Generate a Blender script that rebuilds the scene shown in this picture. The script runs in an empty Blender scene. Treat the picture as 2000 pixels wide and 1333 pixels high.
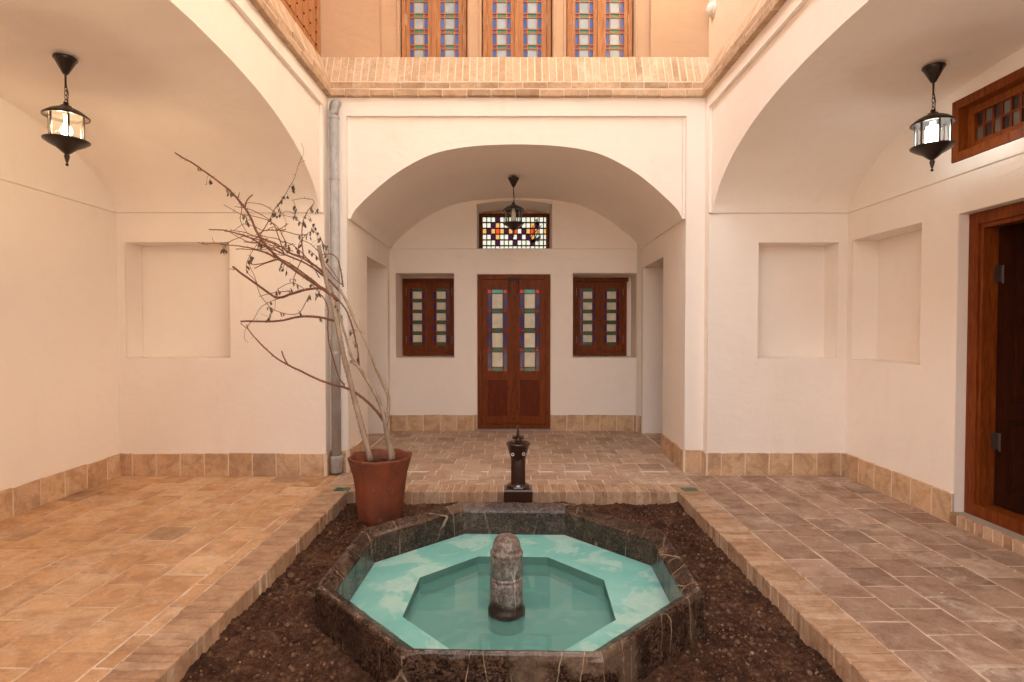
import bpy, math, random
from mathutils import Vector, Matrix, noise
random.seed(7)
R = random.random
def U(a, b): return a + (b - a) * R()
S = bpy.context.scene
COL = S.collection

# ------------------------------------------------------------------ camera model (also used to read the tree off the photo)
F, TH, CH = 1094.0, math.atan(24.5 / 1094.0), 1.45
def at(x, y, Y):
    u, v = (x - 1003) / F, (666.5 - y) / F
    fw, up = math.cos(TH) + v * math.sin(TH), v * math.cos(TH) - math.sin(TH)
    t = Y / fw
    return Vector((u * t, Y, CH + up * t))

# ------------------------------------------------------------------ materials
MATS = {}
class NT:
    def __init__(s, name):
        s.m = bpy.data.materials.new(name); s.m.use_nodes = True
        s.t = s.m.node_tree; s.t.nodes.clear()
        s.out = s.n('ShaderNodeOutputMaterial'); s.b = s.n('ShaderNodeBsdfPrincipled')
        s.l(s.b.outputs[0], s.out.inputs[0]); s.tc = s.n('ShaderNodeTexCoord'); s.co = s.tc.outputs['Object']
        MATS[name] = s.m
    def n(s, t, **k):
        o = s.t.nodes.new(t)
        for a, v in k.items(): setattr(o, a, v)
        return o
    def l(s, a, b): s.t.links.new(a, b)
    def setb(s, **k):
        for a, v in k.items():
            s.b.inputs[a.replace('_', ' ')].default_value = v
        return s
    def mapped(s, sc):
        m = s.n('ShaderNodeMapping'); s.l(s.co, m.inputs[0]); m.inputs['Scale'].default_value = sc
        return m.outputs[0]
    def noise(s, scale, detail=4, rough=.55, co=None, dist=0):
        o = s.n('ShaderNodeTexNoise'); s.l(co or s.co, o.inputs['Vector'])
        o.inputs['Scale'].default_value = scale; o.inputs['Detail'].default_value = detail
        o.inputs['Roughness'].default_value = rough; o.inputs['Distortion'].default_value = dist
        return o.outputs['Fac']
    def ramp(s, fac, stops, interp='LINEAR'):
        o = s.n('ShaderNodeValToRGB'); s.l(fac, o.inputs[0]); cr = o.color_ramp; cr.interpolation = interp
        while len(cr.elements) < len(stops): cr.elements.new(.5)
        for e, (p, c) in zip(cr.elements, stops):
            e.position = p; e.color = (c, c, c, 1) if isinstance(c, (int, float)) else (*c, 1)
        return o.outputs[0]
    def mix(s, fac, a, b, mode='MIX'):
        o = s.n('ShaderNodeMix', data_type='RGBA', blend_type=mode)
        for sock, v in ((o.inputs[0], fac), (o.inputs[6], a), (o.inputs[7], b)):
            if isinstance(v, bpy.types.NodeSocket): s.l(v, sock)
            elif isinstance(v, (int, float)): sock.default_value = v if sock == o.inputs[0] else (v, v, v, 1)
            else: sock.default_value = (*v, 1)
        return o.outputs[2]
    def math(s, op, a, b=0.0):
        o = s.n('ShaderNodeMath', operation=op)
        for i, v in enumerate((a, b)):
            if isinstance(v, bpy.types.NodeSocket): s.l(v, o.inputs[i])
            else: o.inputs[i].default_value = v
        return o.outputs[0]
    def bump(s, h, strength, dist=.01, nrm=None):
        o = s.n('ShaderNodeBump'); s.l(h, o.inputs['Height'])
        o.inputs['Strength'].default_value = strength; o.inputs['Distance'].default_value = dist
        if nrm: s.l(nrm, o.inputs['Normal'])
        return o.outputs[0]
    def bevel(s, r):
        o = s.n('ShaderNodeBevel'); o.samples = 4; o.inputs[0].default_value = r
        return o.outputs[0]
    def island(s):
        return s.n('ShaderNodeNewGeometry').outputs['Random Per Island']
    def col(s, c): s.l(c, s.b.inputs['Base Color'])
    def nrm(s, c): s.l(c, s.b.inputs['Normal'])
    def rgh(s, c): s.l(c, s.b.inputs['Roughness'])

def plaster(name, a, b, grain=.25, bev=.012):
    m = NT(name).setb(Roughness=.88)
    big = m.noise(1.3, 5, .6); mid = m.noise(7, 4, .6)
    c = m.mix(m.ramp(big, [(.35, 0), (.65, 1)]), a, b)
    c = m.mix(m.ramp(mid, [(.5, 0), (.8, .35)]), c, tuple(x * .93 for x in a))
    fine = m.noise(260, 3, .7)
    c = m.mix(m.math('MULTIPLY', m.ramp(fine, [(.3, 1), (.7, 0)]), .07), c, tuple(x * .55 for x in a))
    stn = m.noise(2.2, 6, .68, m.mapped((1, 1, .45)), .8)
    c = m.mix(m.ramp(stn, [(.56, 0), (.72, .30)]), c, tuple(x * y for x, y in zip(a, (.86, .80, .74))))
    scuff = m.noise(34, 3, .8, None, 2.0)
    c = m.mix(m.ramp(scuff, [(.66, 0), (.74, .16)]), c, tuple(x * .72 for x in a))
    m.col(c)
    tro = m.noise(3.2, 4, .55, m.mapped((1, 1, 2.2)), .9)
    n1 = m.bump(m.math('ADD', m.noise(6, 3, .5), m.math('MULTIPLY', tro, 1.6)), .22, .016, m.bevel(bev))
    m.nrm(m.bump(fine, grain, .002, n1))
plaster('plaster', (.88, .82, .765), (.855, .79, .73))
plaster('upper_plaster', (.56, .375, .24), (.52, .345, .22), .5)
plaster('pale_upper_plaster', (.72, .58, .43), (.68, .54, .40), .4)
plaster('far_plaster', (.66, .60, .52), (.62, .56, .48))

def bricks(name, stops, smear=.3, smearc=(.62, .50, .39), spots=.0, rough=.85, bump=.5, dark=.75):
    m = NT(name).setb(Roughness=rough)
    isl = m.island(); c = m.ramp(isl, stops)
    # shift the grain from brick to brick so that no two wear alike
    off = m.n('ShaderNodeVectorMath', operation='ADD'); cmb = m.n('ShaderNodeCombineXYZ'); m.l(m.math('MULTIPLY', isl, 37.0), cmb.inputs[0]); m.l(m.math('MULTIPLY', isl, 11.0), cmb.inputs[2])
    m.l(m.co, off.inputs[0]); m.l(cmb.outputs[0], off.inputs[1]); oc = off.outputs[0]
    blot = m.noise(7, 6, .68, oc, .5)
    c = m.mix(m.ramp(blot, [(.36, dark), (.56, 0)]), c, m.mix(1.0, c, (.58, .52, .48), 'MULTIPLY'))
    c = m.mix(m.ramp(m.noise(11, 5, .7, oc), [(.52, 0), (.70, .55)]), c, m.mix(1.0, c, (1.25, 1.22, 1.15), 'MULTIPLY'))
    c = m.mix(m.ramp(m.noise(60, 4, .75), [(.48, 0), (.72, .5)]), c, m.mix(1.0, c, (.55, .50, .46), 'MULTIPLY'))
    sm = m.math('MULTIPLY', m.ramp(m.noise(2.4, 7, .66, dist=1.1), [(.50, 0), (.68, 1)]), m.ramp(m.noise(24, 5, .75), [(.38, .1), (.62, 1)]))
    c = m.mix(m.math('MULTIPLY', sm, smear), c, smearc)
    sm2 = m.ramp(m.noise(5.5, 6, .7, oc, .8), [(.58, 0), (.70, .55)])
    c = m.mix(m.math('MULTIPLY', sm2, smear), c, smearc)
    if spots:
        v = m.n('ShaderNodeTexVoronoi'); m.l(m.co, v.inputs['Vector']); v.inputs['Scale'].default_value = 5.5
        c = m.mix(m.math('MULTIPLY', m.ramp(v.outputs['Distance'], [(.03, 1), (.05, 0)]), spots), c, (.7, .62, .5))
    m.col(c)
    h = m.math('ADD', m.noise(70, 5, .7), m.math('MULTIPLY', m.noise(14, 4, .6), 1.8))
    m.nrm(m.bump(h, bump, .005, m.bevel(.004)))
bricks('floor_tile', [(0, (.50, .29, .15)), (.25, (.62, .385, .21)), (.6, (.56, .33, .18)), (.88, (.70, .47, .28)), (1, (.38, .23, .14))], .75, (.72, .58, .45), spots=.8, dark=.6)
bricks('rear_tile', [(0, (.42, .285, .20)), (.3, (.52, .365, .265)), (.6, (.46, .315, .225)), (.85, (.58, .42, .31)), (1, (.36, .245, .175))], .85, (.74, .63, .52), dark=.5)
bricks('worn_tile', [(0, (.30, .19, .13)), (.25, (.41, .27, .19)), (.55, (.34, .22, .15)), (.8, (.47, .325, .235)), (1, (.25, .165, .12))], .75, (.66, .56, .46), spots=.9, dark=.75)  # greyer brown tile of the right floor
bricks('kerb_brick', [(0, (.40, .24, .14)), (.4, (.50, .325, .205)), (.75, (.44, .27, .165)), (1, (.56, .39, .265))], .6, (.64, .52, .41))
bricks('skirting_brick', [(0, (.50, .32, .19)), (.25, (.66, .45, .28)), (.5, (.58, .385, .235)), (.75, (.70, .49, .32)), (1, (.42, .28, .19))], .4, (.68, .54, .42), rough=.8, bump=.4)
m = NT('pale_paving').setb(Roughness=.9); m.col(m.mix(m.noise(3, 5, .6), (.60, .47, .35), (.52, .40, .29)))
bricks('parapet_brick', [(0, (.50, .34, .21)), (.3, (.60, .43, .28)), (.6, (.54, .38, .245)), (.85, (.66, .49, .34)), (1, (.42, .28, .18))], .55, (.78, .69, .58), rough=.9, bump=.7, dark=.4)
bricks('cornice_brick', [(0, (.54, .37, .24)), (.4, (.44, .295, .19)), (.7, (.60, .43, .29)), (1, (.36, .24, .15))], .5, (.74, .63, .51), rough=.9, bump=.7, dark=.5)
m = NT('mortar').setb(Roughness=.9); c = m.mix(m.ramp(m.noise(3.5, 6, .7, dist=.7), [(.36, 0), (.60, 1)]), (.40, .28, .19), (.74, .60, .46)); m.col(c)
m.nrm(m.bump(m.noise(90, 4, .7), .5, .003))
m = NT('pale_mortar').setb(Roughness=.9); c = m.mix(m.noise(6, 5, .7), (.80, .69, .56), (.62, .49, .37)); m.col(c)
m.nrm(m.bump(m.noise(80, 4, .7), .5, .003))
m = NT('cement').setb(Roughness=.85); m.col(m.mix(m.noise(20, 6, .7), (.38, .33, .29), (.28, .24, .2)))
m.nrm(m.bump(m.noise(80, 4, .7), .5, .003))

def wood(name, a, b, c3, rough=.5, coat=.02):
    m = NT(name).setb(Roughness=rough, Coat_Weight=coat, Coat_Roughness=.3, Specular_IOR_Level=.15)
    g = m.noise(6, 5, .6, m.mapped((9, 9, .7)), 1.2); g2 = m.noise(40, 3, .6, m.mapped((5, 5, .35)))
    c = m.ramp(g, [(.3, a), (.5, b), (.72, c3)])
    c = m.mix(m.ramp(g2, [(.45, 0), (.7, .45)]), c, tuple(x * .45 for x in a)); m.col(c)
    m.nrm(m.bump(g2, .12, .002, m.bevel(.003)))
wood('wood', (.105, .020, .002), (.185, .041, .006), (.25, .064, .012))
wood('panel_wood', (.085, .013, .002), (.13, .022, .003), (.17, .032, .005))
wood('dark_wood', (.035, .009, .004), (.055, .013, .005), (.07, .018, .007))  # open leaf's wood, darkened to stand for the shade of the dim room
wood('upper_wood', (.33, .135, .055), (.44, .20, .088), (.54, .28, .13), .55, .0)

def simple(name, c, rough=.5, metal=0, **k):
    m = NT(name).setb(Base_Color=(*c, 1), Roughness=rough, Metallic=metal, **k); return m
def pane(name, c, c2, rough=.12):
    m = NT(name).setb(Roughness=rough, Specular_IOR_Level=.4)
    m.col(m.mix(m.ramp(m.noise(7, 3, .5), [(.35, 0), (.65, 1)]), c, c2)); m.nrm(m.bump(m.noise(9, 2, .5), .12, .01))
pane('pale_glass', (.74, .70, .55), (.58, .55, .43), .2)
pane('white_glass', (.40, .46, .49), (.30, .36, .40), .1)
pane('violet_dark', (.015, .007, .008), (.02, .01, .01), .35)
pane('grey_glass', (.085, .065, .05), (.11, .085, .065), .35)
pane('blue_glass', (.035, .018, .11), (.05, .02, .13))
pane('red_glass', (.22, .012, .012), (.16, .01, .01))
pane('green_glass', (.025, .13, .08), (.04, .16, .10))
pane('upper_blue_glass', (.04, .09, .33), (.07, .14, .42))
pane('upper_pink_glass', (.30, .05, .07), (.25, .04, .06))
pane('upper_green_glass', (.07, .28, .19), (.05, .22, .15))
pane('bright_red_glass', (.75, .04, .02), (.6, .03, .015))  # door's top row: light from behind put into brighter red and cyan colours
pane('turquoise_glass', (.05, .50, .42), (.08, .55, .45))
def clear(name, c, gl=.12, seedy=0):
    m = NT(name); m.t.nodes.remove(m.b)
    tr = m.n('ShaderNodeBsdfTransparent'); tr.inputs[0].default_value = (*c, 1)
    g = m.n('ShaderNodeBsdfGlossy'); g.inputs['Roughness'].default_value = .04
    lw = m.n('ShaderNodeLayerWeight'); lw.inputs[0].default_value = gl
    mx = m.n('ShaderNodeMixShader'); m.l(lw.outputs['Fresnel'], mx.inputs[0]); m.l(tr.outputs[0], mx.inputs[1]); m.l(g.outputs[0], mx.inputs[2])
    if seedy:
        bp = m.bump(m.noise(30, 2, .5, m.mapped((6, 6, .4))), seedy, .01); m.l(bp, g.inputs['Normal'])
    m.l(mx.outputs[0], m.out.inputs[0]); return m
m = clear('lantern_glass', (.90, .90, .88), .12, .15)
_t = m.t; _tl = m.n('ShaderNodeBsdfTranslucent'); _tl.inputs[0].default_value = (.95, .93, .88, 1); _mx = m.n('ShaderNodeMixShader'); _mx.inputs[0].default_value = .012
_prev = m.out.inputs[0].links[0].from_socket; m.l(_prev, _mx.inputs[1]); m.l(_tl.outputs[0], _mx.inputs[2]); m.l(_mx.outputs[0], m.out.inputs[0])
for n_, c_ in dict(clear_pane=(.62, .60, .48), amber_pane=(.60, .33, .09), violet_pane=(.05, .008, .03), scarlet_pane=(.80, .06, .015)).items():
    m = NT(n_); m.t.nodes.remove(m.b)
    tr = m.n('ShaderNodeBsdfTransparent'); tr.inputs[0].default_value = (*c_, 1)
    tl = m.n('ShaderNodeBsdfTranslucent'); tl.inputs[0].default_value = (*c_, 1)
    mx = m.n('ShaderNodeMixShader'); mx.inputs[0].default_value = .45; m.l(tr.outputs[0], mx.inputs[1]); m.l(tl.outputs[0], mx.inputs[2])
    m.l(mx.outputs[0], m.out.inputs[0])
m = simple('pump_iron', (.050, .022, .015), .3, .2, Coat_Weight=.5); m.nrm(m.bump(m.noise(60, 3, .6), .15, .002))
m = simple('iron', (.022, .013, .010), .38, .3, Coat_Weight=.3); m.nrm(m.bump(m.noise(60, 3, .6), .1, .002))
simple('dark_iron', (.03, .02, .017), .45, .6)
simple('steel', (.40, .36, .32), .4, .9)
simple('old_steel', (.14, .11, .10), .5, .8)
simple('white_plastic', (.75, .70, .62), .4)
simple('lens_white', (.66, .63, .58), .35)
m = NT('galvanised').setb(Metallic=.1, Roughness=.5)
m.col(m.mix(m.ramp(m.noise(18, 5, .7, m.mapped((1, 1, .35))), [(.35, 0), (.65, 1)]), (.46, .45, .45), (.30, .30, .31)))
m.nrm(m.bump(m.noise(40, 4, .6), .15, .003))
m = NT('terracotta').setb(Roughness=.7, Coat_Weight=.04, Coat_Roughness=.5)
c = m.mix(m.ramp(m.noise(4, 5, .6), [(.35, 0), (.65, 1)]), (.24, .058, .022), (.105, .027, .013))
c = m.mix(m.ramp(m.noise(16, 5, .75), [(.54, 0), (.7, .45)]), c, (.40, .17, .09)); m.col(c)
m.nrm(m.bump(m.math('ADD', m.noise(12, 4, .5), m.noise(60, 3, .6)), .25, .006, m.bevel(.006)))
m = NT('soil').setb(Roughness=.95, Specular_IOR_Level=.25)
cl = m.math('ADD', m.math('MULTIPLY', m.noise(24, 6, .8), .6), m.math('MULTIPLY', m.noise(4, 5, .65), .4))
c = m.ramp(cl, [(.34, (.022, .008, .004)), (.45, (.075, .030, .015)), (.54, (.150, .070, .038)), (.66, (.33, .20, .125))]); m.col(c)
m.nrm(m.bump(m.math('ADD', m.noise(45, 6, .8), m.noise(130, 4, .7)), 1.0, .022))
m = NT('stone').setb(Roughness=.9)
m.col(m.mix(m.noise(50, 3, .7), m.ramp(m.island(), [(0, (.05, .020, .010)), (.6, (.12, .052, .028)), (.93, (.22, .12, .072)), (1, (.42, .30, .22))]), (.18, .10, .06)))
m.nrm(m.bump(m.noise(120, 3, .7), .6, .004))
def marble(name, a, b, d, veinc, vs=2.0, rough=.22, fine=34, stain=.35, bmp=.3, chip=.8, wet=None):
    m = NT(name)
    mot = m.math('ADD', m.math('MULTIPLY', m.noise(fine, 5, .7, dist=.6), .72), m.math('MULTIPLY', m.noise(7, 6, .65, dist=.8), .28))
    c = m.ramp(mot, [(.40, a), (.49, b), (.60, d)])
    sc = m.n('ShaderNodeVectorMath', operation='SCALE'); nn = m.n('ShaderNodeTexNoise'); m.l(m.co, nn.inputs['Vector']); nn.inputs['Scale'].default_value = 6
    m.l(nn.outputs['Color'], sc.inputs[0]); sc.inputs['Scale'].default_value = .045
    for rot, scl, msk in (((.3, .5, .7), (1, 1.4, .25), 3.0), ((.2, -.5, 2.4), (1.6, .8, .2), 2.1)):
        mp = m.n('ShaderNodeMapping'); m.l(m.co, mp.inputs[0]); mp.inputs['Rotation'].default_value = rot; mp.inputs['Scale'].default_value = scl
        ad = m.n('ShaderNodeVectorMath', operation='ADD'); m.l(mp.outputs[0], ad.inputs[0]); m.l(sc.outputs[0], ad.inputs[1])
        v = m.n('ShaderNodeTexVoronoi', feature='DISTANCE_TO_EDGE'); m.l(ad.outputs[0], v.inputs['Vector']); v.inputs['Scale'].default_value = vs
        th = m.math('MULTIPLY', m.ramp(v.outputs['Distance'], [(.0025, 1), (.0065, 0)]), m.ramp(m.noise(msk, 4, .6), [(.47, 0), (.58, .85)]))
        c = m.mix(th, c, veinc)
    st = m.math('MULTIPLY', m.ramp(m.noise(2.6, 6, .6, dist=.6), [(.57, 0), (.64, 1)]), stain)
    c = m.mix(st, c, tuple(.5 * (x + y) for x, y in zip(d, veinc)))
    if chip:   # worn, chipped arrises show paler stone
        g = m.n('ShaderNodeNewGeometry'); dt = m.n('ShaderNodeVectorMath', operation='DOT_PRODUCT'); m.l(m.bevel(.014), dt.inputs[0]); m.l(g.outputs['Normal'], dt.inputs[1])
        e = m.math('MULTIPLY', m.ramp(dt.outputs['Value'], [(.90, 1), (.985, 0)]), m.ramp(m.noise(13, 5, .7), [(.47, 0), (.6, chip)]))
        c = m.mix(e, c, (.36, .28, .21))
    if wet is not None:
        sx = m.n('ShaderNodeSeparateXYZ'); m.l(m.co, sx.inputs[0]); w = m.math('ADD', sx.outputs[2], m.math('MULTIPLY', m.noise(8, 4, .6), .06))
        c = m.mix(m.ramp(w, [(wet, 1), (wet + .03, 0)]), c, m.mix(1.0, c, (.22, .16, .14), 'MULTIPLY'))
    m.col(c); m.rgh(m.ramp(m.noise(20, 5, .7), [(.35, rough), (.7, rough + .22)]))
    m.b.inputs['Specular IOR Level'].default_value = .45
    m.nrm(m.bump(m.math('ADD', m.noise(25, 5, .6), m.noise(110, 3, .7)), bmp, .004, m.bevel(.004)))
marble('marble', (.009, .0045, .003), (.030, .016, .011), (.115, .068, .046), (.48, .35, .24), 2.6, .13, 75, .3, .15)
marble('grey_marble', (.07, .048, .04), (.17, .135, .12), (.31, .265, .24), (.70, .62, .55), 3.4, .3, 38, .25, .08, 0, wet=.05)
m = NT('turquoise')
c = m.mix(m.ramp(m.noise(2.6, 5, .6), [(.35, 0), (.65, 1)]), (.17, .53, .51), (.27, .64, .61))
pt = m.math('MULTIPLY', m.ramp(m.noise(3.6, 6, .58, dist=.5), [(.50, 0), (.565, .62)]), m.ramp(m.noise(14, 5, .7), [(.25, .3), (.6, 1)]))
c = m.mix(pt, c, (.60, .80, .74)); m.col(c); m.setb(Roughness=.3, Specular_IOR_Level=.55)
m.nrm(m.bump(m.noise(12, 5, .6), .15, .006))
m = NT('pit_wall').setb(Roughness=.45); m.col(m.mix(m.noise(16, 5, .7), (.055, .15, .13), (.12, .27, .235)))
m = NT('glazed_green').setb(Base_Color=(.02, .10, .065, 1), Roughness=.18)
m = NT('bark').setb(Roughness=.85)
m.col(m.ramp(m.noise(18, 5, .7, m.mapped((1, 1, .3))), [(.3, (.22, .155, .115)), (.55, (.38, .29, .22)), (.75, (.50, .40, .31))]))
m.nrm(m.bump(m.noise(70, 4, .7), .6, .004))
m = NT('twig_bark').setb(Roughness=.75)
m.col(m.ramp(m.noise(14, 4, .7), [(.35, (.13, .050, .028)), (.7, (.24, .105, .06))]))
m = NT('dry_leaf').setb(Roughness=.85)
m.col(m.ramp(m.island(), [(0, (.05, .036, .027)), (.5, (.12, .088, .066)), (1, (.22, .165, .12))]))
simple('green_leaf', (.09, .13, .045), .7)
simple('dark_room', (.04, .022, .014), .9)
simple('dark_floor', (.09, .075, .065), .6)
m = NT('water'); m.t.nodes.remove(m.b)
tr = m.n('ShaderNodeBsdfTransparent'); tr.inputs[0].default_value = (.84, .97, .97, 1)
g = m.n('ShaderNodeBsdfGlossy'); g.inputs['Roughness'].default_value = .015
fr = m.n('ShaderNodeFresnel'); fr.inputs[0].default_value = 1.55
df = m.n('ShaderNodeBsdfDiffuse'); df.inputs[0].default_value = (.24, .64, .60, 1); m0 = m.n('ShaderNodeMixShader'); m0.inputs[0].default_value = .36; m.l(tr.outputs[0], m0.inputs[1]); m.l(df.outputs[0], m0.inputs[2])
mx = m.n('ShaderNodeMixShader'); m.l(m.math('MULTIPLY', fr.outputs[0], 1.25), mx.inputs[0]); m.l(m0.outputs[0], mx.inputs[1]); m.l(g.outputs[0], mx.inputs[2])
bp = m.bump(m.noise(5, 2, .5), .04, .01); m.l(bp, g.inputs['Normal']); m.l(bp, fr.inputs['Normal']); m.l(mx.outputs[0], m.out.inputs[0])
def emit(name, c, s):
    m = NT(name); m.t.nodes.remove(m.b); e = m.n('ShaderNodeEmission'); e.inputs[0].default_value = (*c, 1); e.inputs[1].default_value = s
    m.l(e.outputs[0], m.out.inputs[0])
emit('warm_bulb', (1, .80, .48), 9.0)
emit('cool_bulb', (.95, 1, .96), 9.0)
simple('frosted_bulb', (.8, .74, .66), .3)

# ------------------------------------------------------------------ mesh builder
ORIGIN = {}
class MB:
    def __init__(s): s.v = []; s.f = []; s.mi = []; s.mats = []; s.m = 0; s.sm = []; s.smooth = False
    def use(s, name):
        if name not in s.mats: s.mats.append(name)
        s.m = s.mats.index(name); return s
    def vv(s, p): s.v.append(Vector(p)); return len(s.v) - 1
    def face(s, idx): s.f.append(idx); s.mi.append(s.m); s.sm.append(s.smooth)
    def quad(s, *ps): s.face([s.vv(p) for p in ps])
    def box(s, x0, x1, y0, y1, z0, z1):
        i = [s.vv((x, y, z)) for z in (z0, z1) for y in (y0, y1) for x in (x0, x1)]
        for q in ((0, 2, 3, 1), (4, 5, 7, 6), (0, 1, 5, 4), (2, 6, 7, 3), (0, 4, 6, 2), (1, 3, 7, 5)): s.face([i[k] for k in q])
    def mbox(s, mp, u0, u1, v0, v1, w0, w1):
        i = [s.vv(mp(u, v, w)) for w in (w0, w1) for v in (v0, v1) for u in (u0, u1)]
        for q in ((0, 2, 3, 1), (4, 5, 7, 6), (0, 1, 5, 4), (2, 6, 7, 3), (0, 4, 6, 2), (1, 3, 7, 5)): s.face([i[k] for k in q])
    def brick(s, mp, u0, u1, v0, v1, h, j=.003, base=-.02, ch=.005):
        """one hand-made brick or tile lying in the (u, v) plane, its face at height h, edges worn and uneven"""
        um, vm = (u0 + u1) / 2, (v0 + v1) / 2
        pts = [(u0, v0), (um, v0), (u1, v0), (u1, vm), (u1, v1), (um, v1), (u0, v1), (u0, vm)]
        pts = [(a + U(-j, j), b + U(-j, j)) for a, b in pts]
        tu, tv = U(-1, 1) * h_t, U(-1, 1) * h_t
        A = [s.vv(mp(a, b, base)) for a, b in pts]
        B = [s.vv(mp(a, b, h - ch * .8)) for a, b in pts]
        C = []
        for a, b in pts:
            d = math.hypot(um - a, vm - b); a2, b2 = a + (um - a) / d * ch, b + (vm - b) / d * ch
            C.append(s.vv(mp(a2, b2, h + (a2 - um) * tu + (b2 - vm) * tv)))
        for k in range(8):
            k2 = (k + 1) % 8
            s.face([A[k], A[k2], B[k2], B[k]]); s.face([B[k], B[k2], C[k2], C[k]])
        s.face(C)
    def tube(s, pts, rad, n=8, caps=True):
        pts = [Vector(p) for p in pts]; rings = []; up = Vector((.13, .31, .94))
        for i, p in enumerate(pts):
            d = (pts[min(i + 1, len(pts) - 1)] - pts[max(i - 1, 0)]).normalized()
            a = d.cross(up)
            if a.length < .05: a = d.cross(Vector((1, 0, 0)))
            a.normalize(); b = d.cross(a).normalized(); up = b.cross(d) if b.cross(d).length > .1 else up
            r = rad[i] if isinstance(rad, (list, tuple)) else rad
            rings.append([s.vv(p + (a * math.cos(t) + b * math.sin(t)) * r) for t in [2 * math.pi * k / n for k in range(n)]])
            up = -b if False else up
        for q, w in zip(rings, rings[1:]):
            for k in range(n): s.face([q[k], q[(k + 1) % n], w[(k + 1) % n], w[k]])
        if caps: s.face(rings[0][::-1]); s.face(rings[-1])
    def lathe(s, prof, c, n=24, capb=True, capt=True):
        rings = [[s.vv((c[0] + r * math.cos(t), c[1] + r * math.sin(t), c[2] + z)) for t in [2 * math.pi * k / n for k in range(n)]] for r, z in prof]
        for q, w in zip(rings, rings[1:]):
            for k in range(n): s.face([q[k], q[(k + 1) % n], w[(k + 1) % n], w[k]])
        if capb: s.face(rings[0][::-1])
        if capt: s.face(rings[-1])
    def build(s, name, parent=None, mat=None, kind=None, label=None, loc=None, **props):
        if mat: s.mats = [mat]; s.mi = [0] * len(s.f)
        o0 = ORIGIN[parent.name] if parent else Vector(loc or (0, 0, 0))
        me = bpy.data.meshes.new(name)
        me.from_pydata([tuple(v - o0) for v in s.v], [], s.f)
        for n_ in s.mats: me.materials.append(MATS[n_])
        me.polygons.foreach_set('material_index', s.mi); me.polygons.foreach_set('use_smooth', s.sm); me.update()
        o = bpy.data.objects.new(name, me); COL.objects.link(o)
        if parent: o.parent = parent
        else: o.location = o0
        ORIGIN[o.name] = o0
        if kind: o['kind'] = kind
        if label: o['label'] = label
        for k, v in props.items(): o[k] = v
        return o
h_t = .010
def thing(name, label, cat, loc, group=None):
    o = bpy.data.objects.new(name, None); COL.objects.link(o); o.location = loc; ORIGIN[o.name] = Vector(loc)
    o.empty_display_size = .1; o['label'] = label; o['category'] = cat
    if group: o['group'] = group
    return o
def part_group(name, parent, label=None):
    o = bpy.data.objects.new(name, None); COL.objects.link(o); o.parent = parent; ORIGIN[o.name] = ORIGIN[parent.name]
    o.empty_display_size = .1
    if label: o['label'] = label
    return o
def frame_map(O, A, B, N):
    O, A, B, N = map(Vector, (O, A, B, N))
    return lambda u, v, w: O + A * u + B * v + N * w

def panel(mb, mp, u0, u1, v0, v1, holes=(), mat='plaster'):
    """flat wall with rectangular recesses: holes = (u0,u1,v0,v1,depth,back?)"""
    mb.use(mat)
    us = sorted({u0, u1, *[h[0] for h in holes], *[h[1] for h in holes]}); vs = sorted({v0, v1, *[h[2] for h in holes], *[h[3] for h in holes]})
    us = [u for u in us if u0 <= u <= u1]; vs = [v for v in vs if v0 <= v <= v1]
    for a, b in zip(us, us[1:]):
        for c, d in zip(vs, vs[1:]):
            if any(h[0] <= (a + b) / 2 <= h[1] and h[2] <= (c + d) / 2 <= h[3] for h in holes): continue
            mb.quad(mp(a, c, 0), mp(b, c, 0), mp(b, d, 0), mp(a, d, 0))
    for h in holes:
        a, b, c, d, dep = h[:5]
        mb.quad(mp(a, c, 0), mp(a, d, 0), mp(a, d, -dep), mp(a, c, -dep)); mb.quad(mp(b, c, 0), mp(b, d, 0), mp(b, d, -dep), mp(b, c, -dep))
        mb.quad(mp(a, d, 0), mp(b, d, 0), mp(b, d, -dep), mp(a, d, -dep)); mb.quad(mp(a, c, 0), mp(b, c, 0), mp(b, c, -dep), mp(a, c, -dep))
        if h[5]: mb.quad(mp(a, c, -dep), mp(b, c, -dep), mp(b, d, -dep), mp(a, d, -dep))

def spline(P, n=6):
    out = []
    for i in range(len(P) - 1):
        p0, p1, p2, p3 = P[max(i - 1, 0)], P[i], P[i + 1], P[min(i + 2, len(P) - 1)]
        for k in range(n):
            t = k / n
            out.append(tuple(.5 * (2 * b + (c - a) * t + (2 * a - 5 * b + 4 * c - d) * t * t + (3 * b - a - 3 * c + d) * t ** 3) for a, b, c, d in zip(p0, p1, p2, p3)))
    out.append(tuple(P[-1])); return out
HALF_C = [(1, 0), (.986, .07), (.963, .145), (.888, .31), (.765, .545), (.645, .72), (.518, .858), (.40, .93), (.274, .972), (.13, .994), (0, 1)]
HALF_S = [(1, 0), (.990, .10), (.968, .21), (.93, .33), (.87, .46), (.79, .60), (.69, .72), (.56, .835), (.40, .925), (.2, .982), (0, 1)]
def full(half):
    h = spline(half, 4); return [(-t, z) for t, z in h] + [(t, z) for t, z in h[::-1]][1:]
ARCH_C, ARCH_S = full(HALF_C), full(HALF_S)

def skirting(par, p0, p1, nrm, h=.225, w=.235, start=0.0, z=0.0):
    mb = MB()
    """one course of square bricks stood against the foot of a wall"""
    p0, p1 = Vector((*p0, z)), Vector((*p1, z)); L = (p1 - p0).length; A = (p1 - p0) / L
    mp = frame_map(p0, A, (0, 0, 1), (*nrm, 0))
    mb.use('pale_mortar'); mb.mbox(mp, 0, L, -.01, h - .004, -.005, .0165)
    mb.use('skirting_brick'); u = start - w
    while u < L - .02:
        a, b = max(u, 0.003), min(u + w - .011, L - .003)
        if b - a > .03: mb.brick(mp, a, b, .002, h - U(0, .006), .020 + U(-.001, .0015), .0025, 0, .004)
        u += w
    mb.build('skirting', par)

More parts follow.
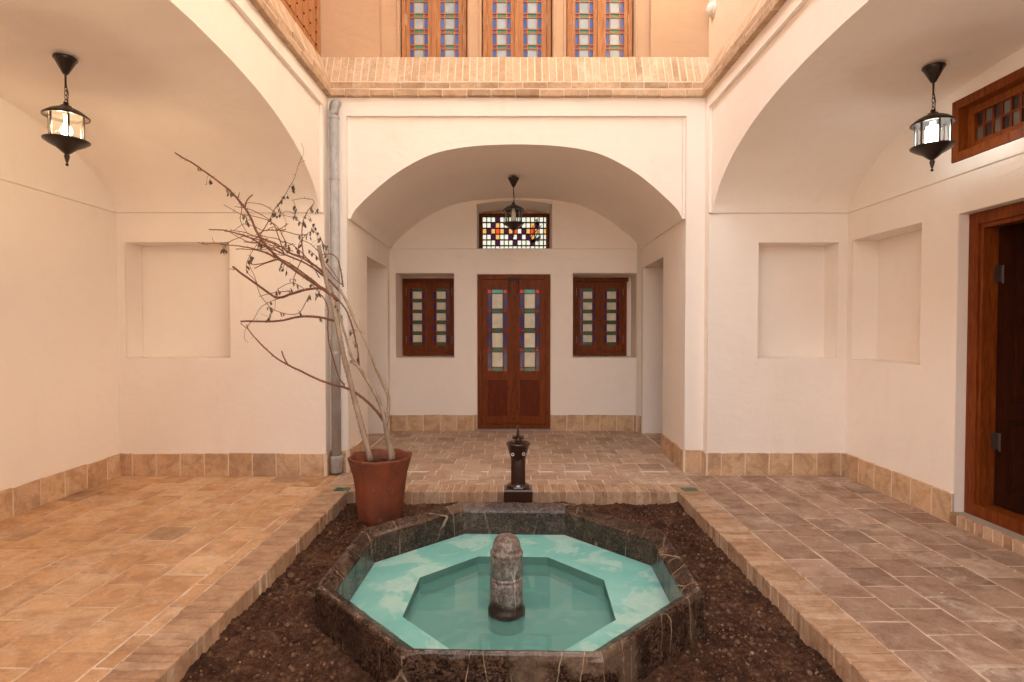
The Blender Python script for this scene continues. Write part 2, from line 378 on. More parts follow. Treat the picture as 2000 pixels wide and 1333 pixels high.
# ================================================================== SETTING: floor, bed
XL, XR, XDL, XDR = -1.845, 1.91, -3.87, 3.27            # courtyard faces and deep walls of the side wings
BL, BR, BF, BN = -1.475, 1.462, 4.94, 1.66              # planting bed
KW = .235
ident = lambda u, v, w: Vector((u, v, w))
flr = MB().use('mortar')
def sheet(x0, x1, y0, y1, z=-.0045): flr.quad((x0, y0, z), (x1, y0, z), (x1, y1, z), (x0, y1, z))
GX = {'L': (BL - .09, BL + .04), 'R': (BR + .07, BR + .20)}
sheet(-4.2, BL, -1.6, 5.6); sheet(BR, 3.27, -1.6, 5.6); flr.use('pale_mortar'); sheet(BL, BR, BF, 5.6); flr.use('mortar'); sheet(BL, BR, -1.6, BN); flr.use('pale_mortar'); sheet(-4.0, 4.0, 5.6, 8.0)
def tiles_y(x0, x1, y0, y1, pu, pv, skip=None, ph=0, mat='floor_tile'):
    flr.use(mat); i = 0; x = x0
    while x < x1 - .03:
        a, b = x + .0065, min(x + pu, x1) - .0065; y = y0 - pv * ((i * .5 + ph) % 1.0) + U(-.02, .02)
        while y < y1 - .02:
            c, d = max(y, y0) + .0065, min(y + pv, y1) - .0065
            if d - c > .03 and not (skip and skip(a, b, c, d)): flr.brick(ident, a, b, c, d, U(-.0008, .0012), .004, -.015, .0045)
            y += pv
        i += 1; x += pu
def tiles_x(x0, x1, y0, y1, pu, pv, ph=0):
    flr.use('rear_tile'); i = 0; y = y0
    while y < y1 - .03:
        c, d = y + .0065, min(y + pv, y1) - .0065; x = x0 - pu * ((i * .5 + ph) % 1.0) + U(-.03, .03)
        while x < x1 - .02:
            a, b = max(x, x0) + .006, min(x + pu, x1) - .006
            if b - a > .03: flr.brick(ident, a, b, c, d, U(-.0008, .0012), .004, -.015, .0045)
            x += pu
        i += 1; y += pv
xl, xr, yf = BL - KW, BR + KW, BF + KW
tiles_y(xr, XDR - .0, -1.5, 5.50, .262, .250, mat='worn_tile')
tiles_y(-3.87 - .03, xl, -1.5, 5.50, .262, .262, ph=.3)
tiles_x(XL + .02, XR - .0, 5.50, 5.74, .26, .24)
tiles_x(xl, xr, yf, 5.50, .26, .165, .2)
tiles_x(-1.74, 1.79, 5.74, 7.9, .26, .240, .2)
tiles_x(-3.9, -1.76, 5.98, 7.86, .26, .24); tiles_x(1.81, 3.9, 5.98, 7.86, .26, .24)
tiles_x(xl, xr, -1.5, BN - KW, .26, .26)
floor = flr.build('floor', kind='structure')
gr = MB().use('pale_paving'); gr.quad((-14, -18, -.008), (14, -18, -.008), (14, -1.6, -.008), (-14, -1.6, -.008)); gr.build('ground', kind='structure')   # unseen paving added behind the camera to bounce sunlight into the alcoves
# kerb of upright bricks round the bed
kb = MB(); kb.use('mortar')
kb.box(BL - .02, BL - .006, BN - .02, BF + .02, -.22, -.006); kb.box(BR + .006, BR + .02, BN - .02, BF + .02, -.22, -.006)
kb.box(BL - .02, BR + .02, BF + .006, BF + .021, -.22, -.006); kb.box(BL - .02, BR + .02, BN - .021, BN - .006, -.22, -.006)
def kbrick(x0, x1, y0, y1):
    kb.use('kerb_brick'); kb.brick(ident, x0, x1, y0, y1, .003 + U(-.002, .002), .0035, -.2, .006)
y = BN
while y < BF - .01:
    d = .062 + U(-.004, .005)
    kbrick(xl + .004, BL + U(-.006, .004), y + .003, y + d - .003); kbrick(BR + U(-.004, .006), xr - .004, y + .003, y + d - .003); y += d
x = BL
while x < BR - .01:
    d = .062 + U(-.004, .005)
    kbrick(x + .003, x + d - .003, BF + U(-.004, .006), yf - .004); kbrick(x + .003, x + d - .003, BN - KW + .004, BN); x += d
for cx in ('L', 'R'):
    gx0, gx1 = (BL - .135, BL - .005) if cx == 'L' else (BR + .06, BR + .19)
    X0, X1 = (xl, BL) if cx == 'L' else (BR, xr)
    kbrick(X0 + .004, gx0 - .006, BF + .003, yf - .004)
    if X1 - gx1 > .02: kbrick(gx1 + .006, X1 - .002, BF + .003, yf - .004)
    kbrick(gx0 - .002, gx1 + .002, BF + .135, yf - .004)
    kbrick(X0 + .004, X1 - .004, BN - KW + .004, BN - .003)
    g = MB().use('glazed_green'); g.brick(ident, gx0, gx1, BF + .006, BF + .125, .004, .001, -.012, .003)
    g.build('glazed_tile', loc=((gx0 + gx1) / 2, BF + .065, 0), label='small green glazed tile in the paving ' + ('beside the terracotta pot' if cx == 'L' else 'at the bed corner away from the pot'), category='glazed tile', group='green glazed tiles at the corners of the bed')
kb.build('kerb', kind='structure')

# soil of the bed
CX, CY, ROT = -.020, 3.313, math.radians(-1.6)
so = MB().use('soil'); so.smooth = True
nx, ny = 190, 210; x0, x1, y0, y1 = BL - .01, BR + .01, BN - .01, BF + .01
def soil_z(x, y):
    p = Vector((x, y, 0))
    z = -.135 + .018 * noise.noise(p * 2.3) + .022 * noise.noise(p * 6 + Vector((3, 1, 0)))
    z += 0.024 * abs(noise.noise(p * 17)) + .020 * abs(noise.noise(p * 39 + Vector((9, 2, 5)))) + .008 * noise.noise(p * 90)
    e = min(x - BL, BR - x, BF - y); z += .02 * math.exp(-(max(e, 0) / .09) ** 2)
    return z
for j in range(ny + 1):
    for i in range(nx + 1):
        x, y = x0 + (x1 - x0) * i / nx, y0 + (y1 - y0) * j / ny
        so.vv((x, y, soil_z(x, y)))
for j in range(ny):
    for i in range(nx):
        a = j * (nx + 1) + i
        cx_, cy_ = x0 + (x1 - x0) * (i + .5) / nx, y0 + (y1 - y0) * (j + .5) / ny
        if math.hypot(cx_ - CX, cy_ - CY) < 1.0: continue
        so.face([a, a + 1, a + nx + 2, a + nx + 1])
so.build('soil', kind='structure')
st = MB().use('stone')
for k in range(7000):
    while True:
        x, y = U(BL + .03, BR - .03), U(2.0 if R() < .9 else BN, BF - .03)
        if math.hypot(x - CX, y - CY) > 1.07: break
    r = .002 + .004 * R() ** 2 + (.009 * R() if R() < .16 else 0) + (.012 if R() < .008 else 0)
    c = Vector((x, y, soil_z(x, y) + r * .35)); q = Matrix.Rotation(U(0, 6.28), 3, Vector((U(-1, 1), U(-1, 1), U(-1, 1))).normalized())
    g_ = 1.618
    vs = [st.vv(c + q @ Vector(d).normalized() * r * U(.78, 1.2)) for d in ((-1, g_, 0), (1, g_, 0), (-1, -g_, 0), (1, -g_, 0), (0, -1, g_), (0, 1, g_), (0, -1, -g_), (0, 1, -g_), (g_, 0, -1), (g_, 0, 1), (-g_, 0, -1), (-g_, 0, 1))]
    for f_ in ((0, 11, 5), (0, 5, 1), (0, 1, 7), (0, 7, 10), (0, 10, 11), (1, 5, 9), (5, 11, 4), (11, 10, 2), (10, 7, 6), (7, 1, 8), (3, 9, 4), (3, 4, 2), (3, 2, 6), (3, 6, 8), (3, 8, 9), (4, 9, 5), (2, 4, 11), (6, 2, 10), (8, 6, 7), (9, 8, 1)): st.face([vs[i] for i in f_])
st.use('dry_leaf')
for k in range(90):
    x, y = random.choice([(U(BL + .05, BL + .5), U(2.2, 4.8)), (U(BR - .5, BR - .05), U(2.2, 4.8)), (U(BL + .1, BR - .1), U(4.45, 4.85))])
    if math.hypot(x - CX, y - CY) < 1.1: continue
    c = Vector((x, y, soil_z(x, y) + .006)); a = U(0, 6.28); d = Vector((math.cos(a), math.sin(a), U(-.2, .4))) * U(.010, .022); e = Vector((-d.y, d.x, U(-.004, .008))) * .4
    i0, i1, i2, i3 = st.vv(c - d), st.vv(c + e + Vector((0, 0, .003))), st.vv(c + d), st.vv(c - e + Vector((0, 0, .002))); st.face([i0, i1, i2]); st.face([i0, i2, i3])
st.build('gravel', kind='stuff', label='small stones and clods scattered over the dark soil of the bed', category='gravel')

# ================================================================== REAR WING (centre)
rear = thing('vaulted_alcove', 'plastered rear alcove under a low arch with double door between two shuttered windows', 'alcove', (.03, 6.8, 0), 'plastered arched alcoves round the courtyard')
YF, YR, YB = 5.62, 5.655, 7.9
RX0, RX1, RZ = -1.662, 1.722, 3.565
front = frame_map((0, YF, 0), (1, 0, 0), (0, 0, 1), (0, -1, 0))
fa = MB().use('plaster')
panel(fa, front, XL - .05, XR + .05, 0, 3.80, [(RX0, RX1, 0, RZ, .035, False)])
def lerp(a, b, t): return a + (b - a) * t
def arc_pt(pf, k, s):   # point k of the vault, s = 0 front .. 1 back
    t, h = pf[k]; c = lerp(.0275, .0275, s); w = lerp(1.6675, 1.7425, s); z0 = lerp(2.55, 2.568, s); rise = lerp(.745, .705, s)
    return c + t * w, z0 + h * rise
for k in range(len(ARCH_C) - 1):
    (xa, za), (xb, zb) = arc_pt(ARCH_C, k, 0), arc_pt(ARCH_C, k + 1, 0)
    fa.quad((xa, YR, za), (xb, YR, zb), (xb, YR, RZ), (xa, YR, RZ))
for x, xx in ((RX0, -1.64), (RX1, 1.695)):
    fa.quad((x, YR, 2.55), (xx, YR, 2.55), (xx, YR, RZ), (x, YR, RZ)); fa.quad((x, YF, 2.55), (xx, YF + .035, 2.55), (xx, YR, 2.55), (x, YR, 2.55))
fa.build('facade_wall', rear)
va = MB().use('plaster'); va.smooth = True
NS = 6; g = [[va.vv((lambda p: (p[0], lerp(YR, YB + .02, j / NS), p[1]))(arc_pt(ARCH_C, k, j / NS))) for k in range(len(ARCH_C))] for j in range(NS + 1)]
for j in range(NS):
    for k in range(len(ARCH_C) - 1): va.face([g[j][k], g[j][k + 1], g[j + 1][k + 1], g[j + 1][k]])
va.smooth = False
for s_ in (-1, 1):
    a, b = (-1.64, -1.715) if s_ < 0 else (1.695, 1.77); c, d = (-1.70, -1.76) if s_ < 0 else (1.75, 1.81)
    va.quad((a, YR, 2.55), (b, YB, 2.568), (d, YB, 2.568), (c, YR, 2.55))
va.build('vault', rear)
DX0, DX1, DZ = -.511, .522, 2.213
bk = frame_map((0, YB, 0), (1, 0, 0), (0, 0, 1), (0, -1, 0)); bw = MB()
panel(bw, bk, -1.80, 1.86, 0, 2.572, [(DX0, DX1, 0, DZ, .10, True), (-1.657, -.838, 1.038, 2.228, .49, True), (.836, 1.756, 1.038, 2.228, .49, True)])
bk2 = frame_map((0, YB - .012, 0), (1, 0, 0), (0, 0, 1), (0, -1, 0))
panel(bw, bk2, -1.80, 1.86, 2.572, 3.45, [(-.517, .54, 2.572, 3.25, .62, False)])
bw.quad((-1.8, YB - .012, 2.572), (1.86, YB - .012, 2.572), (1.86, YB, 2.572), (-1.8, YB, 2.572))
for k in range(10):          # shallow arched head of the transom niche
    def hd(i): t = i / 5 - 1; return .0115 + t * .5285, 3.243 - .055 * t * t
    (a, za), (b, zb) = hd(k), hd(k + 1)
    bw.quad((a, YB - .012, za), (b, YB - .012, zb), (b, YB - .012, 3.25), (a, YB - .012, 3.25)); bw.quad((a, YB - .012, za), (b, YB - .012, zb), (b, YB + .56, zb - .03), (a, YB + .56, za - .03))
bw.build('back_wall', rear)
for s_ in (-1, 1):
    a = (-1.665, YF) if s_ < 0 else (1.722, YF); b = (-1.735, YB) if s_ < 0 else (1.79, YB)
    A = Vector((b[0] - a[0], b[1] - a[1], 0)); A.normalize()
    N = Vector((-A.y * s_, A.x * s_, 0)) if s_ > 0 else Vector((A.y, -A.x, 0))
    mp = frame_map((a[0], a[1], 0), A, (0, 0, 1), N); w0, w1 = 6.48 - YF, 7.70 - YF
    if s_ > 0: w0, w1 = 6.56 - YF, 7.73 - YF
    sw = MB(); panel(sw, mp, 0, YB - YF + .05, 0, 2.60, [(w0, w1, -.01, 2.285, .28, False)])
    # passage behind the opening; roof gap added for sky light, walls raised against sun
    xi, xo = s_ * 1.97, s_ * 3.7
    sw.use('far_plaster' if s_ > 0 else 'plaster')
    sw.quad((s_ * 1.72, 7.83, 0), (xo, 7.83, 0), (xo, 7.83, 5.5), (s_ * 1.72, 7.83, 5.5)); sw.quad((xi, 5.95, 0), (xo, 5.95, 0), (xo, 5.95, 5.5), (xi, 5.95, 5.5)); sw.quad((s_ * 2.9, 5.95, 2.7), (s_ * 2.9, 7.83, 2.7), (s_ * 2.9, 7.83, 5.5), (s_ * 2.9, 5.95, 5.5))
    sw.quad((xo, 5.95, 0), (xo, 7.83, 0), (xo, 7.83, 5.5), (xo, 5.95, 5.5)); sw.quad((xi, 5.95, 2.7), (s_ * 2.9, 5.95, 2.7), (s_ * 2.9, 7.83, 2.7), (xi, 7.83, 2.7))
    sw.quad((xi, 5.95, 0), (xi, YF + w0, 0), (xi, YF + w0, 2.7), (xi, 5.95, 2.7)); sw.quad((xi, YF + w0, 2.285), (xi, 7.9, 2.285), (xi, 7.9, 2.7), (xi, YF + w0, 2.7))
    sw.build('side_wall', rear)
    sk = rear; f2 = lambda y: a[0] + (b[0] - a[0]) * (y - YF) / (YB - YF)
    skirting(sk, (f2(YF - .018), YF - .018), (f2(YF + w0), YF + w0), tuple(N[:2]), start=.12)
    skirting(sk, (f2(YF + w1), YF + w1), (f2(YB), YB), tuple(N[:2]), h=.232)
    skirting(sk, (s_ * 1.73, 7.83), (s_ * 3.5, 7.83), (0, -1), h=.23, start=.1)
    xs = (XL, -1.665) if s_ < 0 else (1.722, XR)
    skirting(sk, (xs[0], YF), (xs[1], YF), (0, -1), start=.17)
skirting(rear, (-1.735, YB), (DX0, YB), (0, -1), h=.23, start=.235); skirting(rear, (DX1, YB), (1.79, YB), (0, -1), h=.23, start=.235)

# ---- joinery
def glazing(mb, wb, mp, u0, v0, cols, rows, matf, bar=.010, w=0.0, barw=.012):
    """panes (mb) and glazing bars (wb) of one stained-glass strip; matf(i, j) names the pane's glass"""
    us = [u0]; vs = [v0]
    for c in cols: us.append(us[-1] + c + bar)
    for r in rows: vs.append(vs[-1] + r + bar)
    W, Hh = us[-1] - u0 - bar, vs[-1] - v0 - bar
    for i, c in enumerate(cols):
        for j, r in enumerate(rows):
            mb.use(matf(i, j)); mb.mbox(mp, us[i], us[i] + c, vs[j], vs[j] + r, w - .004, w + U(0, .001))
    for i in range(1, len(cols)): wb.mbox(mp, us[i] - bar, us[i], v0, v0 + Hh, w - .006, w + barw)
    for j in range(1, len(rows)): wb.mbox(mp, u0, u0 + W, vs[j] - bar, vs[j], w - .006, w + barw - .002)
    return W, Hh
def leaf_frame(wb, mp, u0, u1, v0, v1, gu0, gu1, gv0, gv1, w0, w1, below=None):
    """stiles and rails round a glazed opening"""
    wb.mbox(mp, u0, gu0, v0, v1, w0, w1); wb.mbox(mp, gu1, u1, v0, v1, w0, w1)
    wb.mbox(mp, gu0, gu1, gv1, v1, w0, w1 - .0025); 
    if below is None: wb.mbox(mp, gu0, gu1, v0, gv0, w0, w1 - .0025)
    else:
        a, b = below; wb.mbox(mp, gu0, gu1, b, gv0, w0, w1 - .0025); wb.mbox(mp, gu0, gu1, v0, a, w0, w1 - .0025)
def casing(mb, mp, u0, u1, v0, v1, t, w0, w1, sill=True):
    mb.mbox(mp, u0, u0 + t, v0, v1, w0, w1); mb.mbox(mp, u1 - t, u1, v0, v1, w0, w1)
    mb.mbox(mp, u0 + t, u1 - t, v1 - t, v1, w0, w1 - .002)
    if sill: mb.mbox(mp, u0 + t, u1 - t, v0, v0 + t, w0, w1 - .002)
def hinge(root, mp, u, v, w, h=.10):
    mb = MB().use('steel'); mb.tube([mp(u, v, w), mp(u, v + h, w)], .006, 8); mb.build('hinge', root)

# central double door
mp = frame_map((0, YB + .045, 0), (1, 0, 0), (0, 0, 1), (0, -1, 0))
fr = MB().use('wood'); casing(fr, mp, DX0 + .004, DX1 - .004, .028, DZ - .004, .062, -.03, .03)
door = fr.build('door', rear, label='brown wooden double door with strips of coloured glass above plain lower panels')
dc = (DX0 + DX1) / 2
for s_ in (-1, 1):
    u0, u1 = (DX0 + .068, dc - .006) if s_ < 0 else (dc + .006, DX1 - .068)
    wb, gb = MB().use('wood'), MB()
    cols = [.054, .148, .054]; W = sum(cols) + .02; gu0 = (-.366 if s_ < 0 else .091); gv0 = .845; bar = .010
    unit = [.050, .196]; rows = [.050] + [.196, .050] * 4; pit = .276
    rows = [.050] + [.206, .050] * 4
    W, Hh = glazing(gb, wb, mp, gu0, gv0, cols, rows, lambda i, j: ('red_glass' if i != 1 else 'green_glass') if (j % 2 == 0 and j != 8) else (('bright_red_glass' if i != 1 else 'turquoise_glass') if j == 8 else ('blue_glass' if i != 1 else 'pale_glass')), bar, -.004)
    wb.use('wood'); leaf_frame(wb, mp, u0, u1, .094, DZ - .070, gu0, gu0 + W, gv0, gv0 + Hh, -.022, .016, (.21, .72))
    wb.use('panel_wood'); wb.mbox(mp, gu0, gu0 + W, .21, .72, -.02, .002); wb.mbox(mp, gu0 + .035, gu0 + W - .035, .245, .685, .002, .008)
    lf = wb.build('door_leaf', door); gb.build('stained_glass', door)
ast = MB().use('wood'); ast.mbox(mp, dc - .026, dc + .026, .10, DZ - .072, .016, .034); ast.mbox(mp, dc - .010, dc + .010, .10, DZ - .075, .034, .040); ast.build('astragal', door)
for v in (.17, .265, 1.05): bo = MB().use('dark_iron'); bo.tube([mp(dc, v, .036), mp(dc, v, .047)], .013, 10); bo.build('bolt', door)
la = MB().use('dark_iron'); la.mbox(mp, dc - .085, dc + .085, 2.145, 2.165, .03, .042); la.mbox(mp, dc - .06, dc + .06, 2.115, 2.13, .034, .046); la.use('wood'); la.mbox(mp, dc - .022, dc + .022, 1.90, 2.14, .041, .052); la.use('dark_iron')
for s_ in (-1, 1): la.tube([mp(dc + s_ * .06, 2.15, .05), mp(dc + s_ * .075, 2.08, .06), mp(dc + s_ * .062, 2.0, .058), mp(dc + s_ * .055, 1.95, .055), mp(dc + s_ * .045, 1.93, .06)], .0045, 6)
la.tube([mp(dc, 1.90, .041), mp(dc, 1.90, .056)], .016, 10); la.build('latch', door)

# shuttered windows in their deep niches
def shutter_window(parent, mp, u0, u1, v0, v1, label, rows_n=5, cw=.136, sw_=.036, ph=.106, gh=.036, bar=.010, lift=.115, wmat='wood', mats=('blue_glass', 'pale_glass', 'red_glass', 'green_glass'), t=.05, hv=(.16, .78), cap=False, st=.064):
    fr = MB().use(wmat); casing(fr, mp, u0, u1, v0, v1, t, -.03, .03)
    if cap: fr.mbox(mp, u0 - .01, u1 + .018, v1 - .045, v1 + .01, -.028, .045)
    win = fr.build('window', parent, label=label); c = (u0 + u1) / 2
    W = cw + 2 * sw_ + 2 * bar
    for s_ in (-1, 1):
        a, b = (u0 + t + .003, c - .003) if s_ < 0 else (c + .003, u1 - t - .003)
        wb, gb = MB().use(wmat), MB()
        gu0 = (c - st - W) if s_ < 0 else (c + st); gv0 = v0 + lift
        rows = [gh] + [ph, gh] * rows_n
        def mf(i, j):
            if j % 2: return mats[0] if i != 1 else mats[1]
            return mats[2] if i != 1 else mats[3]
        _, Hh = glazing(gb, wb, mp, gu0, gv0, [sw_, cw, sw_], rows, mf, bar, -.004)
        leaf_frame(wb, mp, a, b, v0 + t + .003, v1 - t - .003, gu0, gu0 + W, gv0, gv0 + Hh, -.022, .014)
        wb.build('shutter', win); gb.build('stained_glass', win)
        for h_ in hv: hinge(win, mp, (u0 + t) if s_ < 0 else (u1 - t), lerp(v0, v1, h_), .022, .11)
    ast = MB().use(wmat); ast.mbox(mp, c - .022, c + .022, v0 + t + .006, v1 - t - .006, .0145, .030); ast.build('astragal', win)
    for v in (v0 + t + .05, lerp(v0, v1, .46), v1 - t - .10): bo = MB().use('dark_iron'); bo.tube([mp(c, v, .028), mp(c, v, .04)], .012, 10); bo.build('bolt', win)
    return win
mpw = frame_map((0, 8.375, 0), (1, 0, 0), (0, 0, 1), (0, -1, 0))
shutter_window(rear, mpw, -1.650, -.866, 1.045, 2.195, 'small shuttered window left of the double door', lift=.155)
shutter_window(rear, mpw, .884, 1.685, 1.045, 2.195, 'small shuttered window right of the double door, with a projecting head board', lift=.155, cap=True)

# transom light over the door: lattice of square panes, daylight behind it
tw = MB().use('wood'); tf = frame_map((0, 8.44, 0), (1, 0, 0), (0, 0, 1), (0, -1, 0))
casing(tw, tf, -.515, .538, 2.50, 3.175, .05, -.03, .03)
tr_ = tw.build('transom_window', rear, label='lattice transom of clear, amber and violet squares over the double door')
pat = ["ccccvccccccccccc", "ccvaccvcvccavcc", "avasavaSvcvasaca"[:15], "ccvaccvcvcvaccc", "cccvcccvcccvccc"]
pat[0] = "cccvccccccccccc"; pat[2] = "avasavascvasaca"
gm = {'c': 'clear_pane', 'a': 'amber_pane', 'v': 'violet_pane', 's': 'scarlet_pane'}
pb, lb = MB(), MB().use('dark_iron')
px, pz = .0655, .0865; gx0, gz1 = -.468, 3.125
for j in range(7):
    for i in range(15):
        ch = pat[j][i] if j < 5 else 'c'
        pb.use(gm[ch]); pb.quad(tf(gx0 + i * px + .006, gz1 - (j + 1) * pz + .008, 0), tf(gx0 + (i + 1) * px - .006, gz1 - (j + 1) * pz + .008, 0), tf(gx0 + (i + 1) * px - .006, gz1 - j * pz - .008, 0), tf(gx0 + i * px + .006, gz1 - j * pz - .008, 0))
for i in range(16): lb.mbox(tf, gx0 + i * px - .007, gx0 + i * px + .007, gz1 - 7 * pz, gz1, -.012, .012)
for j in range(8): lb.mbox(tf, gx0, gx0 + 15 * px, gz1 - j * pz - .009, gz1 - j * pz + .009, -.010, .010)
for a, b in ((.30, .36), (.37, .30), (.24, .30)): lb.tube([tf(a, 2.76, -.03), tf(b, 2.88, -.04), tf(a + .05, 3.0, -.03)], .009, 6)
for k in range(7): c = tf(U(.2, .42), U(2.72, 3.06), -.05); lb.quad(c, c + Vector((.03, .01, .02)), c + Vector((.025, 0, .07)), c + Vector((-.02, 0, .04)))
pb.build('pane', tr_); lb.build('lattice', tr_)
rub = MB().use('cornice_brick')
for k in range(16): rub.brick(frame_map((-.52 + k * .066, 8.40, 3.175), (1, 0, 0), (0, -1, 0), (0, 0, 1)), 0, .063, 0, .05, U(.008, .03), .004, -.01)
rub.use('plaster'); rub.quad((-.53, 8.46, 3.17), (.55, 8.46, 3.17), (.55, 8.46, 3.30), (-.53, 8.46, 3.30)); rub.build('lintel', tr_)

# ================================================================== SIDE WINGS
YN = -1.6
def side_wing(s, X, XD, endY, foot, rec, label, origin):
    t = thing('vaulted_alcove', label, 'alcove', origin, 'plastered arched alcoves round the courtyard')
    yc = 3.335; near_end, near_foot, near_rec = 2 * yc - endY, 2 * yc - foot, 2 * yc - rec
    Xr = X + s * .035; SZ, RT = 2.575, 3.617
    fm = frame_map((X, 0, 0), (0, 1, 0), (0, 0, 1), (-s, 0, 0))
    fa = MB()
    panel(fa, fm, rec, YF + .05, SZ, 3.80); panel(fa, fm, YN, near_rec, SZ, 3.80); panel(fa, fm, near_rec, rec, RT, 3.80)
    panel(fa, fm, endY, YF + .05, 0, SZ); panel(fa, fm, YN, near_end, 0, SZ)
    for yy in (rec, near_rec): fa.quad((X, yy, SZ), (Xr, yy, SZ), (Xr, yy, RT), (X, yy, RT))
    fa.quad((X, near_rec, RT), (X, rec, RT), (Xr, rec, RT), (Xr, near_rec, RT))
    hw = foot - yc; apex = .675; A = [(yc + a * hw, SZ + b * apex) for a, b in ARCH_S]
    for (ya, za), (yb, zb) in zip(A, A[1:]): fa.quad((Xr, ya, za), (Xr, yb, zb), (Xr, yb, RT), (Xr, ya, RT))
    for a, b in ((foot, rec), (near_rec, near_foot)):
        if b > a: fa.quad((Xr, a, SZ), (Xr, b, SZ), (Xr, b, RT), (Xr, a, RT))
    for a, b in ((rec, foot), (near_rec, near_foot)): fa.quad((X, a, SZ), (X, b, SZ), (Xr + s * .01, b, SZ), (Xr + s * .01, a, SZ))
    fa.build('facade_wall', t)
    va = MB().use('plaster'); va.smooth = True
    r0 = [va.vv((Xr, y, z)) for y, z in A]; r1 = [va.vv((XD + s * .02, y, z)) for y, z in A]
    for k in range(len(A) - 1): va.face([r0[k], r0[k + 1], r1[k + 1], r1[k]])
    va.smooth = False
    for a, b in ((foot, endY + .02), (near_foot, near_end - .02)): va.quad((X + s * .0, a, SZ), (XD, a, SZ), (XD, b, SZ), (X + s * .0, b, SZ))
    va.build('vault', t)
    # end walls
    em = frame_map((0, endY, 0), (1, 0, 0), (0, 0, 1), (0, -1, 0)); ew = MB()
    lo, hi = min(X, XD), max(X, XD)
    niche = (-3.787, -2.773, 1.160, 2.291, .245, True) if s < 0 else (2.400, 3.180, 1.158, 2.291, .235, True)
    panel(ew, em, lo - (.03 if s < 0 else 0), hi + (.03 if s > 0 else 0), 0, SZ + .01, [niche]); ew.build('end_wall', t)
    nm = frame_map((0, near_end, 0), (1, 0, 0), (0, 0, 1), (0, 1, 0)); nw = MB(); panel(nw, nm, lo - .03, hi + .03, 0, SZ + .01); nw.build('end_wall', t)
    dm = frame_map((XD, 0, 0), (0, 1, 0), (0, 0, 1), (-s, 0, 0)); dw = MB()
    dm2 = frame_map((XD - s * .012, 0, 0), (0, 1, 0), (0, 0, 1), (-s, 0, 0))
    if s > 0:
        panel(dw, dm, near_end - .03, endY + .03, 0, SZ, [(4.505, 5.415, 1.154, 2.30, .25, True), (2.54, 4.135, 0, 2.29, .16, False)])
        panel(dw, dm2, near_end - .03, endY + .03, SZ, 3.45, [(2.50, 4.185, 2.672, 3.12, .10, False)])
    else:
        panel(dw, dm, near_end - .03, endY + .03, 0, SZ); panel(dw, dm2, near_end - .03, endY + .03, SZ, 3.45)
    dw.use('plaster'); dw.quad((XD, near_end, SZ), (XD, endY, SZ), (XD - s * .012, endY, SZ), (XD - s * .012, near_end, SZ))
    dw.build('back_wall', t)
    sk = t
    skirting(sk, (lo, endY), (hi, endY), (0, -1), start=.14)
    skirting(sk, (X, endY - .018), (X, YF), (-s, 0), start=.075)
    skirting(sk, (X, YN), (X, near_end), (-s, 0)); skirting(sk, (lo, near_end), (hi, near_end), (0, 1))
    if s > 0: skirting(sk, (XD, 4.135), (XD, endY), (-1, 0), start=.20, w=.232); skirting(sk, (XD, near_end), (XD, 2.54), (-1, 0))
    else: skirting(sk, (XD, near_end), (XD, endY), (1, 0), start=.1, w=.25)
    return t, em
left, em = side_wing(-1, XL, XDL, 5.48, 5.455, 5.465, 'plastered alcove with the warm glowing lantern and a blank niche beside the bare tree', (-2.9, 3.335, 0))
right, em = side_wing(1, XR, XDR, 5.50, 5.478, 5.525, 'plastered alcove right of the courtyard, with two blank niches and the open door', (2.6, 3.335, 0))

# ---- open door of the right wing
dm = frame_map((XDR + .075, 0, 0), (0, 1, 0), (0, 0, 1), (-1, 0, 0))
fr = MB().use('wood'); casing(fr, dm, 2.545, 4.130, .09, 2.286, .085, -.13, .0); casing(fr, dm, 2.632, 4.043, .177, 2.199, .03, -.12, -.012, sill=False)
rd = fr.build('door', right, label='tall brown wooden door standing open into a dark room')
lf = MB()
def door_leaf(yh, d):
    a = frame_map((XDR + .205, yh, 0), (1, 0, 0), (0, 0, 1), (0, d, 0))
    lf.use('dark_wood'); lf.mbox(a, 0, .10, .105, 2.19, -.045, 0); lf.mbox(a, .58, .68, .105, 2.19, -.045, 0)
    for v0, v1 in ((.105, .24), (.78, .90), (1.52, 1.64), (2.06, 2.19)): lf.mbox(a, .10, .58, v0, v1, -.045, -.003)
    lf.use('dark_wood')
    for v0, v1 in ((.24, .78), (.90, 1.52), (1.64, 2.06)): lf.mbox(a, .10, .58, v0, v1, -.035, -.012); lf.mbox(a, .15, .53, v0 + .05, v1 - .05, -.012, -.004)
door_leaf(4.03, -1); lf.build('door_leaf', rd)
for z in (.57, 1.77):
    hg = MB().use('old_steel'); hg.tube([(XDR + .205, 3.985, z), (XDR + .205, 3.985, z + .13)], .006, 10)
    hg.box(XDR + .165, XDR + .198, 4.0105, 4.012, z + .01, z + .13); hg.box(XDR + .2025, XDR + .2035, 3.992, 4.02, z + .01, z + .13); hg.build('hinge', rd)
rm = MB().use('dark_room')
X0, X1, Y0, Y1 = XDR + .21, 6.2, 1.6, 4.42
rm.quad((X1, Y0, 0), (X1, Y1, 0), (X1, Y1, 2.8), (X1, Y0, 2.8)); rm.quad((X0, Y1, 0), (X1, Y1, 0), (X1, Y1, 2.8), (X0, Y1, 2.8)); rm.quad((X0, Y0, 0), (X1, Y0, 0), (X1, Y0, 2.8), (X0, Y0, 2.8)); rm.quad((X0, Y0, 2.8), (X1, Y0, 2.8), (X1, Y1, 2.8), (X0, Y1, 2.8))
for a, b, c, d in ((Y0, 2.54, 0, 2.8), (4.135, Y1, 0, 2.8), (2.54, 4.135, 2.29, 2.8)): rm.quad((X0, a, c), (X0, b, c), (X0, b, d), (X0, a, d))
